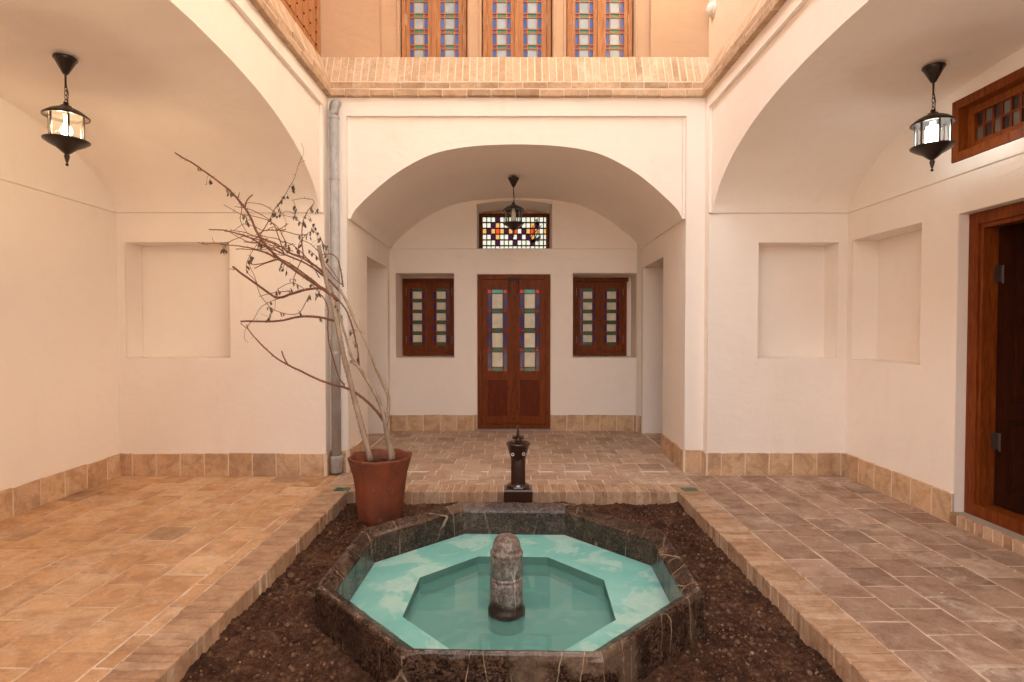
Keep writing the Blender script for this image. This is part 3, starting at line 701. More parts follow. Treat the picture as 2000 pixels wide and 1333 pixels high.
rm.use('dark_floor'); rm.quad((X0 - .13, Y0, .085), (X1, Y0, .085), (X1, Y1, .085), (X0 - .13, Y1, .085)); rm.build('inner_room', right)
stp = MB().use('cement'); stp.box(XDR - .002, XDR + .08, 2.545, 4.13, -.01, .088)
stp.use('mortar'); stp.box(XDR - .026, XDR - .002, 2.545, 4.13, -.01, .082); sm_ = frame_map((XDR - .02, 0, 0), (0, 1, 0), (0, 0, 1), (-1, 0, 0)); stp.use('kerb_brick')
y = 2.55
while y < 4.08: stp.brick(sm_, y, y + .062, .0, .089, .010 + U(-.001, .002), .002, -.01, .004); y += .076
stp.build('doorstep', right)
# transom of the right wing
tf = frame_map((XDR - .012, 0, 0), (0, 1, 0), (0, 0, 1), (-1, 0, 0))
tw = MB().use('wood'); casing(tw, tf, 2.505, 4.183, 2.675, 3.117, .062, -.09, .012); casing(tw, tf, 2.57, 4.118, 2.742, 3.05, .055, -.09, -.055)
t2 = tw.build('transom_window', right, label='wooden framed transom of dark square panes above the open door')
gb = MB(); n = 20; pw = (4.063 - 2.625) / n; tw2 = MB().use('panel_wood')
for i in range(n):
    for j in range(2):
        gb.use(['violet_dark', 'grey_glass'][(i + j) % 2]); gb.mbox(tf, 2.625 + i * pw + .008, 2.625 + (i + 1) * pw - .008, 2.797 + j * .099 + .008, 2.797 + (j + 1) * .099 - .008, -.08, -.075)
    tw2.mbox(tf, 2.625 + i * pw - .008, 2.625 + i * pw + .008, 2.797, 2.995, -.082, -.066)
tw2.mbox(tf, 2.625, 4.063, 2.888, 2.904, -.083, -.067)
tw2.mbox(tf, 2.51, 4.18, 2.68, 3.11, -.10, -.088)
gb.build('pane', t2); tw2.build('lattice', t2)

YN = -1.6
# ================================================================== UPPER STOREY
up = thing('upper_storey', 'apricot plastered upper storey above the brick parapet, with three stained glass windows', 'upper storey', (.03, 5.8, 3.74))
UL, UR, UB, UN, ZT = -1.955, 1.975, 5.735, -1.6, 8.0
WN = [(-1.150, -.485), (-.314, .385), (.552, 1.222)]
w_ = MB(); ub = frame_map((0, UB, 0), (1, 0, 0), (0, 0, 1), (0, -1, 0))
panel(w_, ub, UL, UR, 3.9, ZT, [(-1.352, 1.388, 4.0, 6.8, .05, False)], 'upper_plaster')
ub2 = frame_map((0, UB + .05, 0), (1, 0, 0), (0, 0, 1), (0, -1, 0))
panel(w_, ub2, -1.352, 1.388, 4.0, 6.8, [(a - .012, b + .012, 4.0, 6.55, .17, True) for a, b in WN], 'upper_plaster')
w_.use('upper_plaster')
for a, b in WN:   # rounded plaster beads beside each window
    for x in (a - .03, b + .03): w_.mbox(ub2, x - .008, x + .008, 4.0, 6.6, 0, .012)
w_.build('wall', up)
lw = MB(); panel(lw, frame_map((UL, 0, 0), (0, 1, 0), (0, 0, 1), (1, 0, 0)), UN, UB, 3.9, ZT, [(4.20, 5.735, 3.95, 6.3, .03, True)], 'upper_plaster'); lw.build('wall', up)
rw = MB(); panel(rw, frame_map((UR, 0, 0), (0, 1, 0), (0, 0, 1), (-1, 0, 0)), UN, UB, 3.9, ZT, [(1.8, 2.6, 4.4, 6.3, .1, True)], 'pale_upper_plaster'); rw.build('wall', up)
uw = frame_map((0, UB + .125, 0), (1, 0, 0), (0, 0, 1), (0, -1, 0))
names = ['leftmost of the three stained glass windows above the parapet', 'middle one of the three stained glass windows above the parapet', 'rightmost of the three stained glass windows above the parapet']
for (a, b), nm_ in zip(WN, names):
    shutter_window(up, uw, a, b, 4.075, 6.5, nm_, rows_n=13, cw=.092, sw_=.036, ph=.109, gh=.032, bar=.0100, lift=.105, wmat='upper_wood', mats=('upper_blue_glass', 'white_glass', 'upper_pink_glass', 'upper_green_glass'), t=.040, hv=(.205, .75), st=.066)
# studded wooden door in the left upper wall
dmp = frame_map((UL - .028, 0, 0), (0, 1, 0), (0, 0, 1), (1, 0, 0))
dd = MB().use('upper_wood'); casing(dd, dmp, 4.21, 5.725, 3.96, 6.29, .085, 0, .034, sill=False)
ud = dd.build('door', up, label='studded wooden double door glimpsed above the left parapet')
pl = MB().use('upper_wood')
for k in range(8):
    a = 4.30 + k * .167
    pl.mbox(dmp, a, a + .161, 3.97, 6.2, 0, .012)
    if k % 2: pl.mbox(dmp, a - .02, a + .02, 3.97, 6.2, .012, .024)
for z in (4.28, 4.74, 5.2, 5.66): pl.mbox(dmp, 4.30, 5.636, z, z + .012, .012, .020)
pl.build('door_leaf', ud)
sd = MB().use('dark_iron')
for k in range(9):
    for z in range(12): sd.lathe([(.011, -.004), (.010, .002), (.004, .006)], (0, 0, 0), 8); base = len(sd.v) - 24; [sd.v.__setitem__(i, dmp(4.31 + k * .164, 4.15 + z * .12, .028) + Vector((sd.v[i].z, sd.v[i].x, sd.v[i].y))) for i in range(base, len(sd.v))]
sd.build('stud', ud, kind='stuff')
# round wall light by the right corner
wl = thing('wall_light', 'small round white wall light on the upper wall at the top right', 'wall light', (UR, 5.60, 4.60))
b_ = MB().use('white_plastic'); b_.smooth = True; b_.lathe([(.075, 0), (.075, .012), (.07, .02)], (0, 0, 0), 24); b_.v = [Vector((UR - v.z, 5.60 + v.x, 4.60 + v.y)) for v in b_.v]; b_.build('base', wl)
b_ = MB().use('lens_white'); b_.smooth = True; b_.lathe([(.066, .018), (.064, .035), (.05, .055), (.026, .068), (.004, .072)], (0, 0, 0), 24); b_.v = [Vector((UR - v.z, 5.60 + v.x, 4.60 + v.y)) for v in b_.v]; b_.build('lamp_cover', wl)

# ---- brick parapet: two projecting stretcher courses and a leaning soldier course
pa = thing('brick_parapet', 'buff brick parapet of leaning bricks over two projecting courses above the arches', 'parapet', (.03, 5.6, 3.74))
def run(name, mpn, L0, L1, wide0, wide1, near_off=0):
    """mpn(u, out, z): u along the run, out = distance proud of the facade"""
    mb = MB()
    for (z0, z1, out, ph) in ((3.742, 3.806, .052, .3), (3.816, 3.882, .038, .0)):
        mb.use('pale_mortar'); mb.mbox(lambda u, v, w: mpn(u, v, w), L0 - .03, L1 + .03, -.05, out - .010, z0 + .004, z1 + .012)
        mb.use('cornice_brick'); u = L0 - .24 * ph
        while u < L1:
            a, b = max(u, L0 + .0), min(u + .228, L1 - .0)
            if b - a > .02:
                o = out + U(-.004, .005); j = lambda: U(-.0035, .0035)
                P = [(a + j(), b + j()) for _ in range(2)]
                i = [mb.vv(mpn(uu, oo, zz)) for oo, zz in ((-.04, z0), (o - .004, z0 + j()), (o, z0 + .006), (o + j() * .5, z1 - .006), (o - .005, z1 + j()), (-.04, z1)) for uu in (a + j(), lerp(a, b, .5), b + j())]
                for r in range(5):
                    for c in range(2): mb.face([i[r * 3 + c], i[r * 3 + c + 1], i[r * 3 + c + 4], i[r * 3 + c + 3]])
                mb.face([i[r * 3] for r in range(6)]); mb.face([i[r * 3 + 2] for r in range(6)][::-1])
            u += .240
    # leaning soldiers, fanned so that the corners mitre
    zb, zt, ob, ot = 3.893, 4.192, .022, -.105
    def sp(u, v, w):
        uu = min(max(u, L0 + wide0 * v), L1 + wide1 * v)
        nz, no = (ob - ot), (zt - zb); l = math.hypot(nz, no)
        return mpn(uu, lerp(ob, ot, v) + w * no / l, lerp(zb, zt, v) + w * nz / l)
    mb.use('pale_mortar'); mb.mbox(sp, L0 + wide0, L1 + wide1, 0, 1.0, -.05, -.0015)
    mb.use('parapet_brick'); u = L0; La, Lb = L0 + wide0, L1 + wide1; n = round((Lb - La) / .0715); d = (Lb - La) / n
    global h_t
    sv = h_t; h_t = .01
    for k in range(n):
        a, b = La + k * d + .0045, La + (k + 1) * d - .0045
        j = .0022; um = (a + b) / 2; top = 1.0 + U(-.004, .012)
        pts = [(a + U(-j, j), .012), (b + U(-j, j), .012), (b + U(-j, j), .5), (b + U(-j, j), top), (a + U(-j, j), top + U(-.01, .01)), (a + U(-j, j), .5)]; hh = U(-.0015, .003)
        A = [mb.vv(sp(p, q, -.05)) for p, q in pts]; B = [mb.vv(sp(p, q, hh - .003)) for p, q in pts]; C = [mb.vv(sp(p + (um - p) * .09, q + (.5 - q) * .02, hh)) for p, q in pts]
        for q in range(6): q2 = (q + 1) % 6; mb.face([A[q], A[q2], B[q2], B[q]]); mb.face([B[q], B[q2], C[q2], C[q]])
        mb.face(C)
    h_t = sv
    mb.build(name, pa)
run('brick_course', lambda u, o, z: Vector((u, YF - o, z)), XL + .022, XR - .022, -.127, .127)
run('brick_course', lambda u, o, z: Vector((XL + o, u, z)), YN, YF - .022, 0, .127)
run('brick_course', lambda u, o, z: Vector((XR - o, u, z)), YN, YF - .022, 0, .127)

# ================================================================== OBJECTS
# ---- drain pipe
PX, PY = -1.760, 5.540
dp = thing('drainpipe', 'grey galvanised downpipe in the left rear corner behind the bare tree', 'drainpipe', (PX, PY, 0))
b_ = MB().use('galvanised'); b_.smooth = True; b_.lathe([(.0455, .12), (.0455, 3.52)], (PX, PY, 0), 28); b_.build('pipe', dp)
b_ = MB().use('galvanised'); b_.smooth = True
b_.lathe([(.054, .02), (.060, .03), (.061, .13), (.066, .145), (.062, .158), (.066, .172), (.058, .185), (.051, .19)], (PX, PY, 0), 28); b_.build('socket', dp)
b_ = MB().use('galvanised'); b_.smooth = True
b_.lathe([(.0475, 3.50), (.0505, 3.505), (.0505, 3.525), (.0475, 3.53)], (PX, PY, 0), 28); b_.tube([(PX, PY, 3.52)] + [(PX + .002, PY + .10 * (1 - math.cos(a)), 3.58 + .10 * math.sin(a)) for a in [k * math.pi / 16 for k in range(9)]], .048, 28); b_.build('elbow', dp)
for z in (1.2, 2.9): b_ = MB().use('galvanised'); b_.lathe([(.0456, z), (.0475, z + .002), (.0475, z + .022), (.0456, z + .024)], (PX, PY, 0), 24, False, False); b_.build('bracket', dp)
# ---- switch plate
sw = MB().use('white_plastic'); swm = frame_map((-1.680, 6.07, 1.50), (-.029, 1, 0), (0, 0, 1), (1, .029, 0)); sw.mbox(swm, -.04, .04, -.04, .04, -.004, .010); sw.use('lens_white'); sw.mbox(swm, -.022, .022, -.028, .028, .0102, .014)
sw.build('light_switch', loc=(-1.68, 6.07, 1.5), label='small cream light switch on the left side wall of the rear alcove', category='light switch')

# ---- octagonal basin
bs = thing('fountain_basin', 'low octagonal pool of dark veined marble with a turquoise floor and a stone spout', 'fountain', (CX, CY, -.13))
def octo(R_, k, cy=CY): a = ROT + math.pi / 8 + k * math.pi / 4; return CX + R_ * math.cos(a), cy + R_ * math.sin(a)
prof = [(1.102, -.20), (1.100, -.02), (1.098, .070), (1.094, .090), (1.084, .101), (1.070, .099), (1.020, .072), (1.000, .058), (.995, .046), (.994, -.12)]
SEG = 14; rm_ = MB().use('marble'); rings = []
for k in range(8):
    for q in range(SEG):
        f = q / SEG; ring = []
        for ii, (r, z) in enumerate(prof):
            (xa, ya), (xb, yb) = octo(r, k), octo(r, k + 1); p = Vector((lerp(xa, xb, f), lerp(ya, yb, f), z))
            if 1 < ii < 9:
                jj = .0035 if ii in (2, 3, 4, 7, 8) else .001; nz = noise.noise(p * 22); p.z += jj * nz; d = Vector((p.x - CX, p.y - CY, 0)).normalized(); p += d * jj * noise.noise(p * 31 + Vector((5, 5, 5)))
                if ii in (4, 3) and f == 0: p.z -= .004; p -= d * .005
            ring.append(rm_.vv(p))
        rings.append(ring)
for q in range(len(rings)):
    a, b = rings[q], rings[(q + 1) % len(rings)]
    for i in range(len(prof) - 1): rm_.face([a[i], b[i], b[i + 1], a[i + 1]])
rm_.build('rim', bs)
led = MB().use('turquoise'); CY2 = 3.236; WZ, LZ, PZ = -.170, -.118, -.25; RP = .625
for k in range(8):
    o0, o1, p0, p1 = octo(1.0, k), octo(1.0, k + 1), octo(RP, k, CY2), octo(RP, k + 1, CY2)
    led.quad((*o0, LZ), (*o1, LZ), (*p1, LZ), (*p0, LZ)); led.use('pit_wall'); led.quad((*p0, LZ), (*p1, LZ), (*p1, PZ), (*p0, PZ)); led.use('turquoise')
led.face([led.vv((*octo(RP, k, CY2), PZ)) for k in range(8)]); led.build('basin_floor', bs)
wt = MB().use('water'); wt.face([wt.vv((*octo(RP - .001, k, CY2), WZ)) for k in range(8)]); wt.build('water', bs)
sp_ = MB().use('grey_marble'); sp_.smooth = True; cx, cy = -.040, 3.165
pf = [(.106, PZ), (.106, -.15), (.104, -.138), (.096, -.130), (.0965, -.10), (.0945, .0), (.0935, .018), (.089, .021), (.0885, .028), (.093, .031), (.094, .036), (.093, .041), (.0885, .044), (.0885, .051), (.0930, .054), (.091, .160), (.0915, .166), (.0945, .170), (.0945, .180), (.0915, .184), (.082, .187), (.081, .20), (.078, .225), (.070, .248), (.055, .265), (.030, .276), (.008, .280)]
sp_.lathe(pf, (cx, cy, 0), 40)
for i, v in enumerate(sp_.v): v += Vector((1, 1, 0)) * .0008 * noise.noise(v * 12)
sp_.build('spout', bs)

# ---- drinking pump behind the basin
PCX, PCY = .040, 4.845
pm = thing('drinking_fountain', 'dark brown metal drinking fountain with cup shaped bowl on a black block behind the basin', 'drinking fountain', (PCX, PCY, -.12))
b_ = MB().use('pump_iron'); bm = frame_map((PCX, PCY, 0), (1, 0, 0), (0, 1, 0), (0, 0, 1))
prof_b = [(-.122, -.092, -.16), (-.122, -.092, .055), (-.116, -.086, .068), (-.10, -.075, .074)]
r_ = [[b_.vv((PCX + sx * abs(a), PCY + sy * abs(c), z)) for sx, sy in ((-1, -1), (1, -1), (1, 1), (-1, 1))] for a, c, z in prof_b]
for q, w in zip(r_, r_[1:]):
    for k in range(4): b_.face([q[k], q[(k + 1) % 4], w[(k + 1) % 4], w[k]])
b_.face(r_[-1]); b_.build('plinth', pm)
b_ = MB().use('pump_iron')
def polyring(mb, R_, z, n=8, ox=0, oy=0, sq=1.0): return [mb.vv((PCX + ox + R_ * math.cos(t), PCY + oy + R_ * sq * math.sin(t), z)) for t in [math.pi / n + 2 * math.pi * k / n for k in range(n)]]
def skin(mb, rings):
    for q, w in zip(rings, rings[1:]):
        n = len(q)
        for k in range(n): mb.face([q[k], q[(k + 1) % n], w[(k + 1) % n], w[k]])
fl = [polyring(b_, .10, .073), polyring(b_, .104, .08), polyring(b_, .10, .094), polyring(b_, .07, .102)]; skin(b_, fl)
skin(b_, [polyring(b_, .071, .095), polyring(b_, .067, .105), polyring(b_, .066, .30), polyring(b_, .068, .345), polyring(b_, .085, .395)]); b_.build('post', pm)
b_ = MB().use('pump_iron'); b_.smooth = True
b_.lathe([(.064, .315), (.071, .345), (.082, .38), (.093, .415), (.099, .438), (.106, .446), (.107, .456), (.101, .461), (.088, .456), (.078, .43), (.05, .40), (.01, .395)], (PCX, PCY, 0), 28); b_.build('bowl', pm)
b_ = MB().use('pump_iron'); b_.smooth = True
b_.lathe([(.030, .395), (.028, .50), (.020, .515)], (PCX + .002, PCY + .045, 0), 16); b_.lathe([(.010, .50), (.012, .52), (.009, .57), (.012, .585), (.013, .595), (.008, .605)], (PCX - .002, PCY, 0), 14)
b_.tube([(PCX - .04, PCY + .03, .50), (PCX + .04, PCY + .03, .50)], .014, 10); b_.tube([(PCX, PCY + .045, .505), (PCX, PCY + .01, .53), (PCX - .002, PCY, .50)], .012, 8)
for s_ in (-1, 1): b_.lathe([(.012, .485), (.016, .50), (.012, .515)], (PCX + s_ * .036, PCY + .028, 0), 12)
b_.build('tap', pm)
for (x, y, z, n_) in ((PCX - .047, PCY - .077, .372, 1), (PCX + .047, PCY - .077, .376, 1)):
    b_ = MB().use('lens_white'); b_.tube([(x + .0105 * math.cos(t), y, z + .0105 * math.sin(t)) for t in [k * math.pi / 8 for k in range(17)]], .0035, 6); b_.build('ring', pm)
b_ = MB().use('lens_white'); b_.tube([(PCX + .012 * math.cos(t), PCY - .085 + .012 * math.sin(t), .099) for t in [k * math.pi / 8 for k in range(17)]], .004, 6); b_.build('ring', pm)

# ---- terracotta pot
TX, TY = -1.098, 4.60
pt_ = thing('plant_pot', 'fluted eight sided terracotta pot standing in the soil behind the basin', 'pot', (TX, TY, -.13))
b_ = MB().use('terracotta'); b_.smooth = True; NP = 64
def potring(r, z, lobe, tilt=0):
    out = []
    for k in range(NP):
        t = 2 * math.pi * k / NP; ph = ((t + .35) * 8 / (2 * math.pi)) % 1; m_ = abs(ph - .5) * 2
        rr = r * (1 + lobe * (m_ ** 1.6 - .45)) * (1 + .012 * noise.noise(Vector((math.cos(t) * 2, math.sin(t) * 2, z * 3))))
        zz = z + (tilt * (.010 * (m_ - .5)) if tilt else 0)
        out.append(b_.vv((TX + rr * math.cos(t), TY + rr * math.sin(t), zz)))
    return out
pr = [potring(.170, -.14, .03), potring(.176, -.09, .05), (potring(.188, .02, .07)), potring(.200, .15, .085), potring(.212, .24, .09), potring(.232, .31, .085), potring(.248, .365, .08), potring(.258, .392, .075, 1), potring(.256, .403, .075, 1), potring(.246, .405, .07, 1), potring(.236, .397, .07, 1), potring(.215, .33, .05), potring(.20, .25, .04)]
skin(b_, pr); b_.face(pr[0][::-1]); b_.build('pot', pt_)
b_ = MB().use('soil'); b_.smooth = True
g = [[b_.vv((TX + .21 * r / 6 * math.cos(t), TY + .21 * r / 6 * math.sin(t), .325 + .012 * noise.noise(Vector((r * .9, math.cos(t) * 3, math.sin(t) * 3))))) for t in [2 * math.pi * k / 24 for k in range(24)]] for r in range(7)]; skin(b_, g); b_.build('potting_soil', pt_)

# ---- bare thorny tree
tree = thing('bare_tree', 'leaning bare thorny shrub with tangled red brown branches and a few shrivelled dark leaves', 'tree', (TX, TY, .33))
def dep(x, y):
    h = max(0, (880 - y) / 500); return 4.60 + min(h, 1) * .24 * noise.noise(Vector((x / 95, y / 95, .3))) - .06 * h
def a4(P): return [(300 + .315 * x, 280 + .315 * y) for x, y in P]
def a8(P): return [(380 + .21 * x, 360 + .21 * y) for x, y in P]
def a5(P): return [(620 + .3 * x, 560 + .3 * y) for x, y in P]
BPTS = []
def branch(P, r0, r1, name='branch', mat='twig_bark', thorns=0, n=7, wob=.0, side=7):
    pts = [at(x, y, dep(x, y)) for x, y in P]
    sp = [Vector(p) for p in spline([tuple(p) for p in pts], n)]
    m_ = len(sp) - 1; rad = []
    if name == 'branch': r0 *= 1.25; r1 *= 1.35; BPTS.extend(sp)
    for i, p in enumerate(sp):
        r = lerp(r0, r1, (i / m_) ** .8); r *= 1 + .12 * noise.noise(p * 30); rad.append(max(r, .0012))
        if 0 < i < m_: p += Vector((noise.noise(p * 14), noise.noise(p * 14 + Vector((7, 0, 0))), noise.noise(p * 14 + Vector((0, 9, 0))))) * (.004 if r0 < .015 else .002)
    mb = MB().use(mat); mb.smooth = True; mb.tube(sp, rad, side)
    mb.smooth = False
    L = sum((a - b).length for a, b in zip(sp, sp[1:]))
    for k in range(int(L * thorns)):
        i = random.randrange(1, m_); d = (sp[i] - sp[i - 1]).normalized(); s_ = d.cross(Vector((U(-1, 1), U(-1, 1), U(-1, 1)))).normalized()
        b0 = sp[i]; tip = b0 + s_ * (rad[i] + U(.008, .022)) + d * U(-.006, .008); mb.tube([b0, tip], [.0025, .0006], 4)
    return mb.build(name, tree)
branch(a5([(345, 1135)]) + [(719, 880), (706, 832), (694, 787)] + [(681, 735), (670, 690), (660, 640), (650, 590), (640, 560), (631, 518), (622, 480)], .029, .018, 'trunk', 'bark', 1, n=5, side=12)
branch(a5([(483, 1125), (478, 1080), (462, 1000), (448, 930), (438, 868)]), .034, .020, 'trunk', 'bark', 5, n=5, side=12)
BR_ = [
 (a5([(445, 900), (420, 800), (385, 715), (325, 610), (262, 515), (215, 487)]), .017, .010, 'bark', 5),
 (a5([(245, 500), (222, 450), (198, 375), (165, 260), (138, 150), (95, 45), (60, 15)]), .009, .006, 'bark', 12),
 (a5([(450, 900), (460, 800), (460, 715), (432, 645), (375, 515), (312, 345), (252, 235), (192, 100), (135, 5)]), .012, .009, 'bark', 12),
 (a5([(192, 100), (135, 5)]) + a8([(1340, 985), (1250, 890), (1180, 840), (1090, 770), (1000, 720), (850, 660), (760, 620), (650, 575), (520, 500), (400, 460), (270, 430), (135, 422)]), .0085, .0035, 'twig_bark', 16),
 (a5([(435, 880), (385, 812), (300, 730), (200, 668), (80, 632), (0, 602)]) + [(590, 727), (565, 714), (540, 700), (515, 678), (500, 662), (486, 645), (482, 635)], .011, .003, 'twig_bark', 14),
 ([(563, 714), (555, 700), (550, 686)], .005, .004, 'twig_bark', 10),
 (a8([(1330, 1080), (1210, 985), (1120, 930), (990, 840), (890, 770), (800, 705), (720, 630), (640, 540), (570, 430), (530, 330), (480, 240), (410, 150), (340, 70), (260, 5)]) + [(416, 347), (379, 321), (358, 309), (342, 299)], .012, .004, 'twig_bark', 22),
 (a8([(1330, 1090), (1260, 1000), (1180, 970), (1080, 975), (950, 1005), (850, 1040), (765, 1055), (700, 1020), (590, 940), (480, 860), (355, 768)]), .010, .0065, 'twig_bark', 12),
 (a8([(370, 795), (315, 788)]), .003, .0015, 'twig_bark', 0),
 (a8([(1340, 1290), (1200, 1245), (1040, 1230), (930, 1240), (800, 1270), (660, 1280), (560, 1275), (430, 1278)]), .009, .0055, 'twig_bark', 8),
 (a8([(1290, 1060), (1200, 980), (1080, 880), (960, 790), (840, 735), (760, 700), (650, 735), (545, 752)]), .006, .003, 'twig_bark', 20),
 (a8([(760, 705), (650, 740), (555, 785)]), .0045, .0025, 'twig_bark', 10),
 (a8([(1160, 960), (1040, 850), (920, 760), (850, 720), (760, 680), (640, 625), (480, 605), (385, 605)]), .006, .0025, 'twig_bark', 18),
 (a8([(760, 690), (640, 630), (500, 590), (350, 570), (250, 560), (180, 550), (100, 560), (30, 540)]), .005, .002, 'twig_bark', 18),
 (a8([(190, 555), (170, 520), (163, 495)]), .002, .001, 'twig_bark', 0),
 (a8([(720, 610), (600, 520), (480, 490), (360, 450), (280, 440)]), .005, .002, 'twig_bark', 18),
 (a8([(850, 660), (740, 560), (620, 500), (500, 480), (380, 510), (300, 545), (240, 550)]), .004, .0018, 'twig_bark', 18),
 (a8([(1240, 880), (1130, 770), (1000, 690), (880, 640), (780, 570), (680, 540), (520, 540), (420, 500), (330, 450)]), .006, .002, 'twig_bark', 18),
 (a8([(1220, 830), (1100, 740), (1040, 690), (900, 640), (760, 560), (620, 510), (500, 460), (420, 440), (330, 430)]), .005, .002, 'twig_bark', 14),
 (a8([(1050, 470), (950, 470), (840, 440), (700, 430), (620, 425), (500, 375), (440, 380), (370, 430)]), .0035, .0015, 'twig_bark', 16),
 (a8([(830, 650), (790, 520), (750, 400), (690, 330), (560, 250), (470, 225), (370, 210)]), .004, .0018, 'twig_bark', 18),
 (a8([(850, 540), (780, 410), (700, 345), (560, 300), (440, 280), (350, 235), (272, 190)]), .0035, .0015, 'twig_bark', 14),
 (a8([(750, 260), (700, 225), (610, 185), (500, 175), (440, 200)]), .003, .0018, 'twig_bark', 12),
 (a8([(470, 215), (485, 160), (510, 120), (540, 98)]), .005, .0035, 'twig_bark', 6),
 (a8([(405, 130), (418, 78)]), .004, .002, 'twig_bark', 0),
 (a8([(430, 190), (440, 240), (425, 330), (460, 410), (500, 470)]), .003, .0015, 'twig_bark', 10),
 (a8([(610, 470), (690, 340), (740, 240), (800, 160), (870, 50), (930, -60), (960, -160), (1000, -260)]), .004, .001, 'twig_bark', 10),
 (a8([(960, -160), (985, -200), (1030, -220)]), .001, .0007, 'twig_bark', 0),
 (a8([(970, -190), (1010, -270), (1015, -330), (990, -380)]), .001, .0007, 'twig_bark', 0),
 (a8([(1015, 700), (1005, 600), (998, 500), (1005, 370), (1040, 270), (1090, 200), (1110, 165), (1085, 140), (1000, 135), (930, 145), (900, 150)]), .0045, .0012, 'twig_bark', 14),
 (a8([(985, 690), (965, 600), (990, 520), (1040, 470), (1100, 430)]), .003, .0015, 'twig_bark', 8),
 (a8([(1000, 370), (940, 320), (870, 300), (800, 285)]), .0025, .001, 'twig_bark', 8),
 (a8([(960, 320), (900, 260), (850, 250), (820, 280), (850, 350), (840, 420), (800, 470)]), .002, .001, 'twig_bark', 6),
 (a8([(1160, 870), (1080, 740), (980, 620), (900, 560), (820, 530)]), .004, .002, 'twig_bark', 14),
 (a8([(1380, 955), (1365, 830), (1330, 700), (1270, 650), (1180, 650), (1080, 560), (1000, 520)]), .0055, .002, 'twig_bark', 10),
 (a8([(1380, 940), (1290, 870), (1210, 760), (1150, 690), (1060, 610)]), .004, .002, 'twig_bark', 10),
 (a8([(1345, 900), (1250, 760), (1190, 700)]), .003, .0015, 'twig_bark', 6),
 (a5([(270, 520), (262, 430), (235, 290), (195, 170), (140, 90), (90, 40)]) + a8([(1200, 985), (1100, 930)]), .006, .004, 'twig_bark', 18),
 (a5([(175, 645), (140, 590), (100, 460), (78, 380), (66, 270), (68, 150), (50, 90), (10, 40)]) + a8([(1160, 1000), (1080, 930)]), .005, .003, 'twig_bark', 18),
 (a8([(1000, 700), (960, 780), (920, 880), (930, 940)]), .004, .002, 'twig_bark', 6),
 (a8([(1020, 980), (950, 930), (880, 925), (800, 960), (760, 1000), (750, 1080), (750, 1130), (735, 1180), (700, 1210)]), .0025, .001, 'twig_bark', 8),
 (a8([(900, 1000), (800, 1000), (700, 1020), (600, 1045)]), .0035, .002, 'twig_bark', 14),
 (a8([(1070, 1030), (1040, 1090), (1000, 1160), (950, 1205), (850, 1205), (740, 1170), (660, 1100), (600, 1010), (570, 900), (500, 830), (480, 760), (500, 690), (560, 590), (590, 540)]), .0028, .0016, 'twig_bark', 14),
 (a8([(520, 650), (515, 760), (560, 860), (590, 940)]), .0022, .0014, 'twig_bark', 8),
 (a8([(830, 1055), (770, 1070), (650, 1120), (590, 1180), (540, 1270), (480, 1320)]), .003, .0015, 'twig_bark', 14),
 ([(488, 634), (480, 645), (478, 662), (485, 670)], .0018, .001, 'twig_bark', 0),
 (a8([(430, 1295), (470, 1330), (500, 1350)]), .003, .002, 'twig_bark', 0),
 (a8([(660, 1290), (690, 1240), (620, 1210)]), .0015, .0008, 'twig_bark', 0),
]
for k in range(12):   # fine tangle in the middle of the crown
    x, y = U(430, 700), U(430, 620); a = U(-.5, .25); L = U(140, 330)
    BR_.append((a8([(x, y), (x + L * .35, y + a * L * .3 + U(-25, 25)), (x + L * .7, y + a * L * .6 + U(-25, 30)), (x + L, y + a * L + U(0, 60))]), .0016, .003, 'twig_bark', 14))
for P, r0, r1, mt, th in BR_: branch(P, r0, r1, 'branch', mt, th, n=4 if len(P) > 3 else 3)
lv = MB().use('dry_leaf')
LV = [(300, 60), (320, 85), (455, 280), (470, 310), (495, 350), (720, 245), (715, 300), (725, 325), (800, 205), (790, 235), (765, 275), (770, 290), (815, 160), (860, 110), (855, 130), (900, 55), (935, 15), (925, 30), (935, 200), (950, 225), (935, 310), (950, 290), (1080, 215), (1085, 240), (1070, 300), (1060, 320), (1130, 210), (1135, 235), (1120, 370), (1125, 400), (1080, 400), (1040, 380), (1075, 460), (1065, 480), (1150, 460), (1160, 485), (1140, 500), (975, 490), (985, 500), (850, 520), (840, 550), (880, 590), (885, 620), (870, 570), (610, 555), (605, 575), (530, 670), (535, 710), (525, 690), (805, 760), (820, 785), (860, 790), (1060, 605), (1120, 640), (1125, 665), (1200, 560), (1215, 600), (1210, 640), (1240, 680), (1225, 580), (1190, 520), (915, 890), (925, 900), (890, 975), (935, 950), (905, 880), (1080, 1010), (1070, 1030), (1130, 1010), (1125, 1035), (1070, 940), (750, 990), (790, 985), (735, 1090), (690, 1150), (705, 1180), (700, 1165), (685, 1250), (270, 590), (275, 600), (482, 770), (488, 790), (820, 1195), (975, 1175), (960, 350), (1000, 360), (1020, 555), (1150, 1258), (960, 590), (940, 595)]
LVp = [(380 + .21 * x, 360 + .21 * y) for x, y in LV] + [(684, 647), (690, 666), (694, 700), (408, 352), (403, 356), (387, 330)]
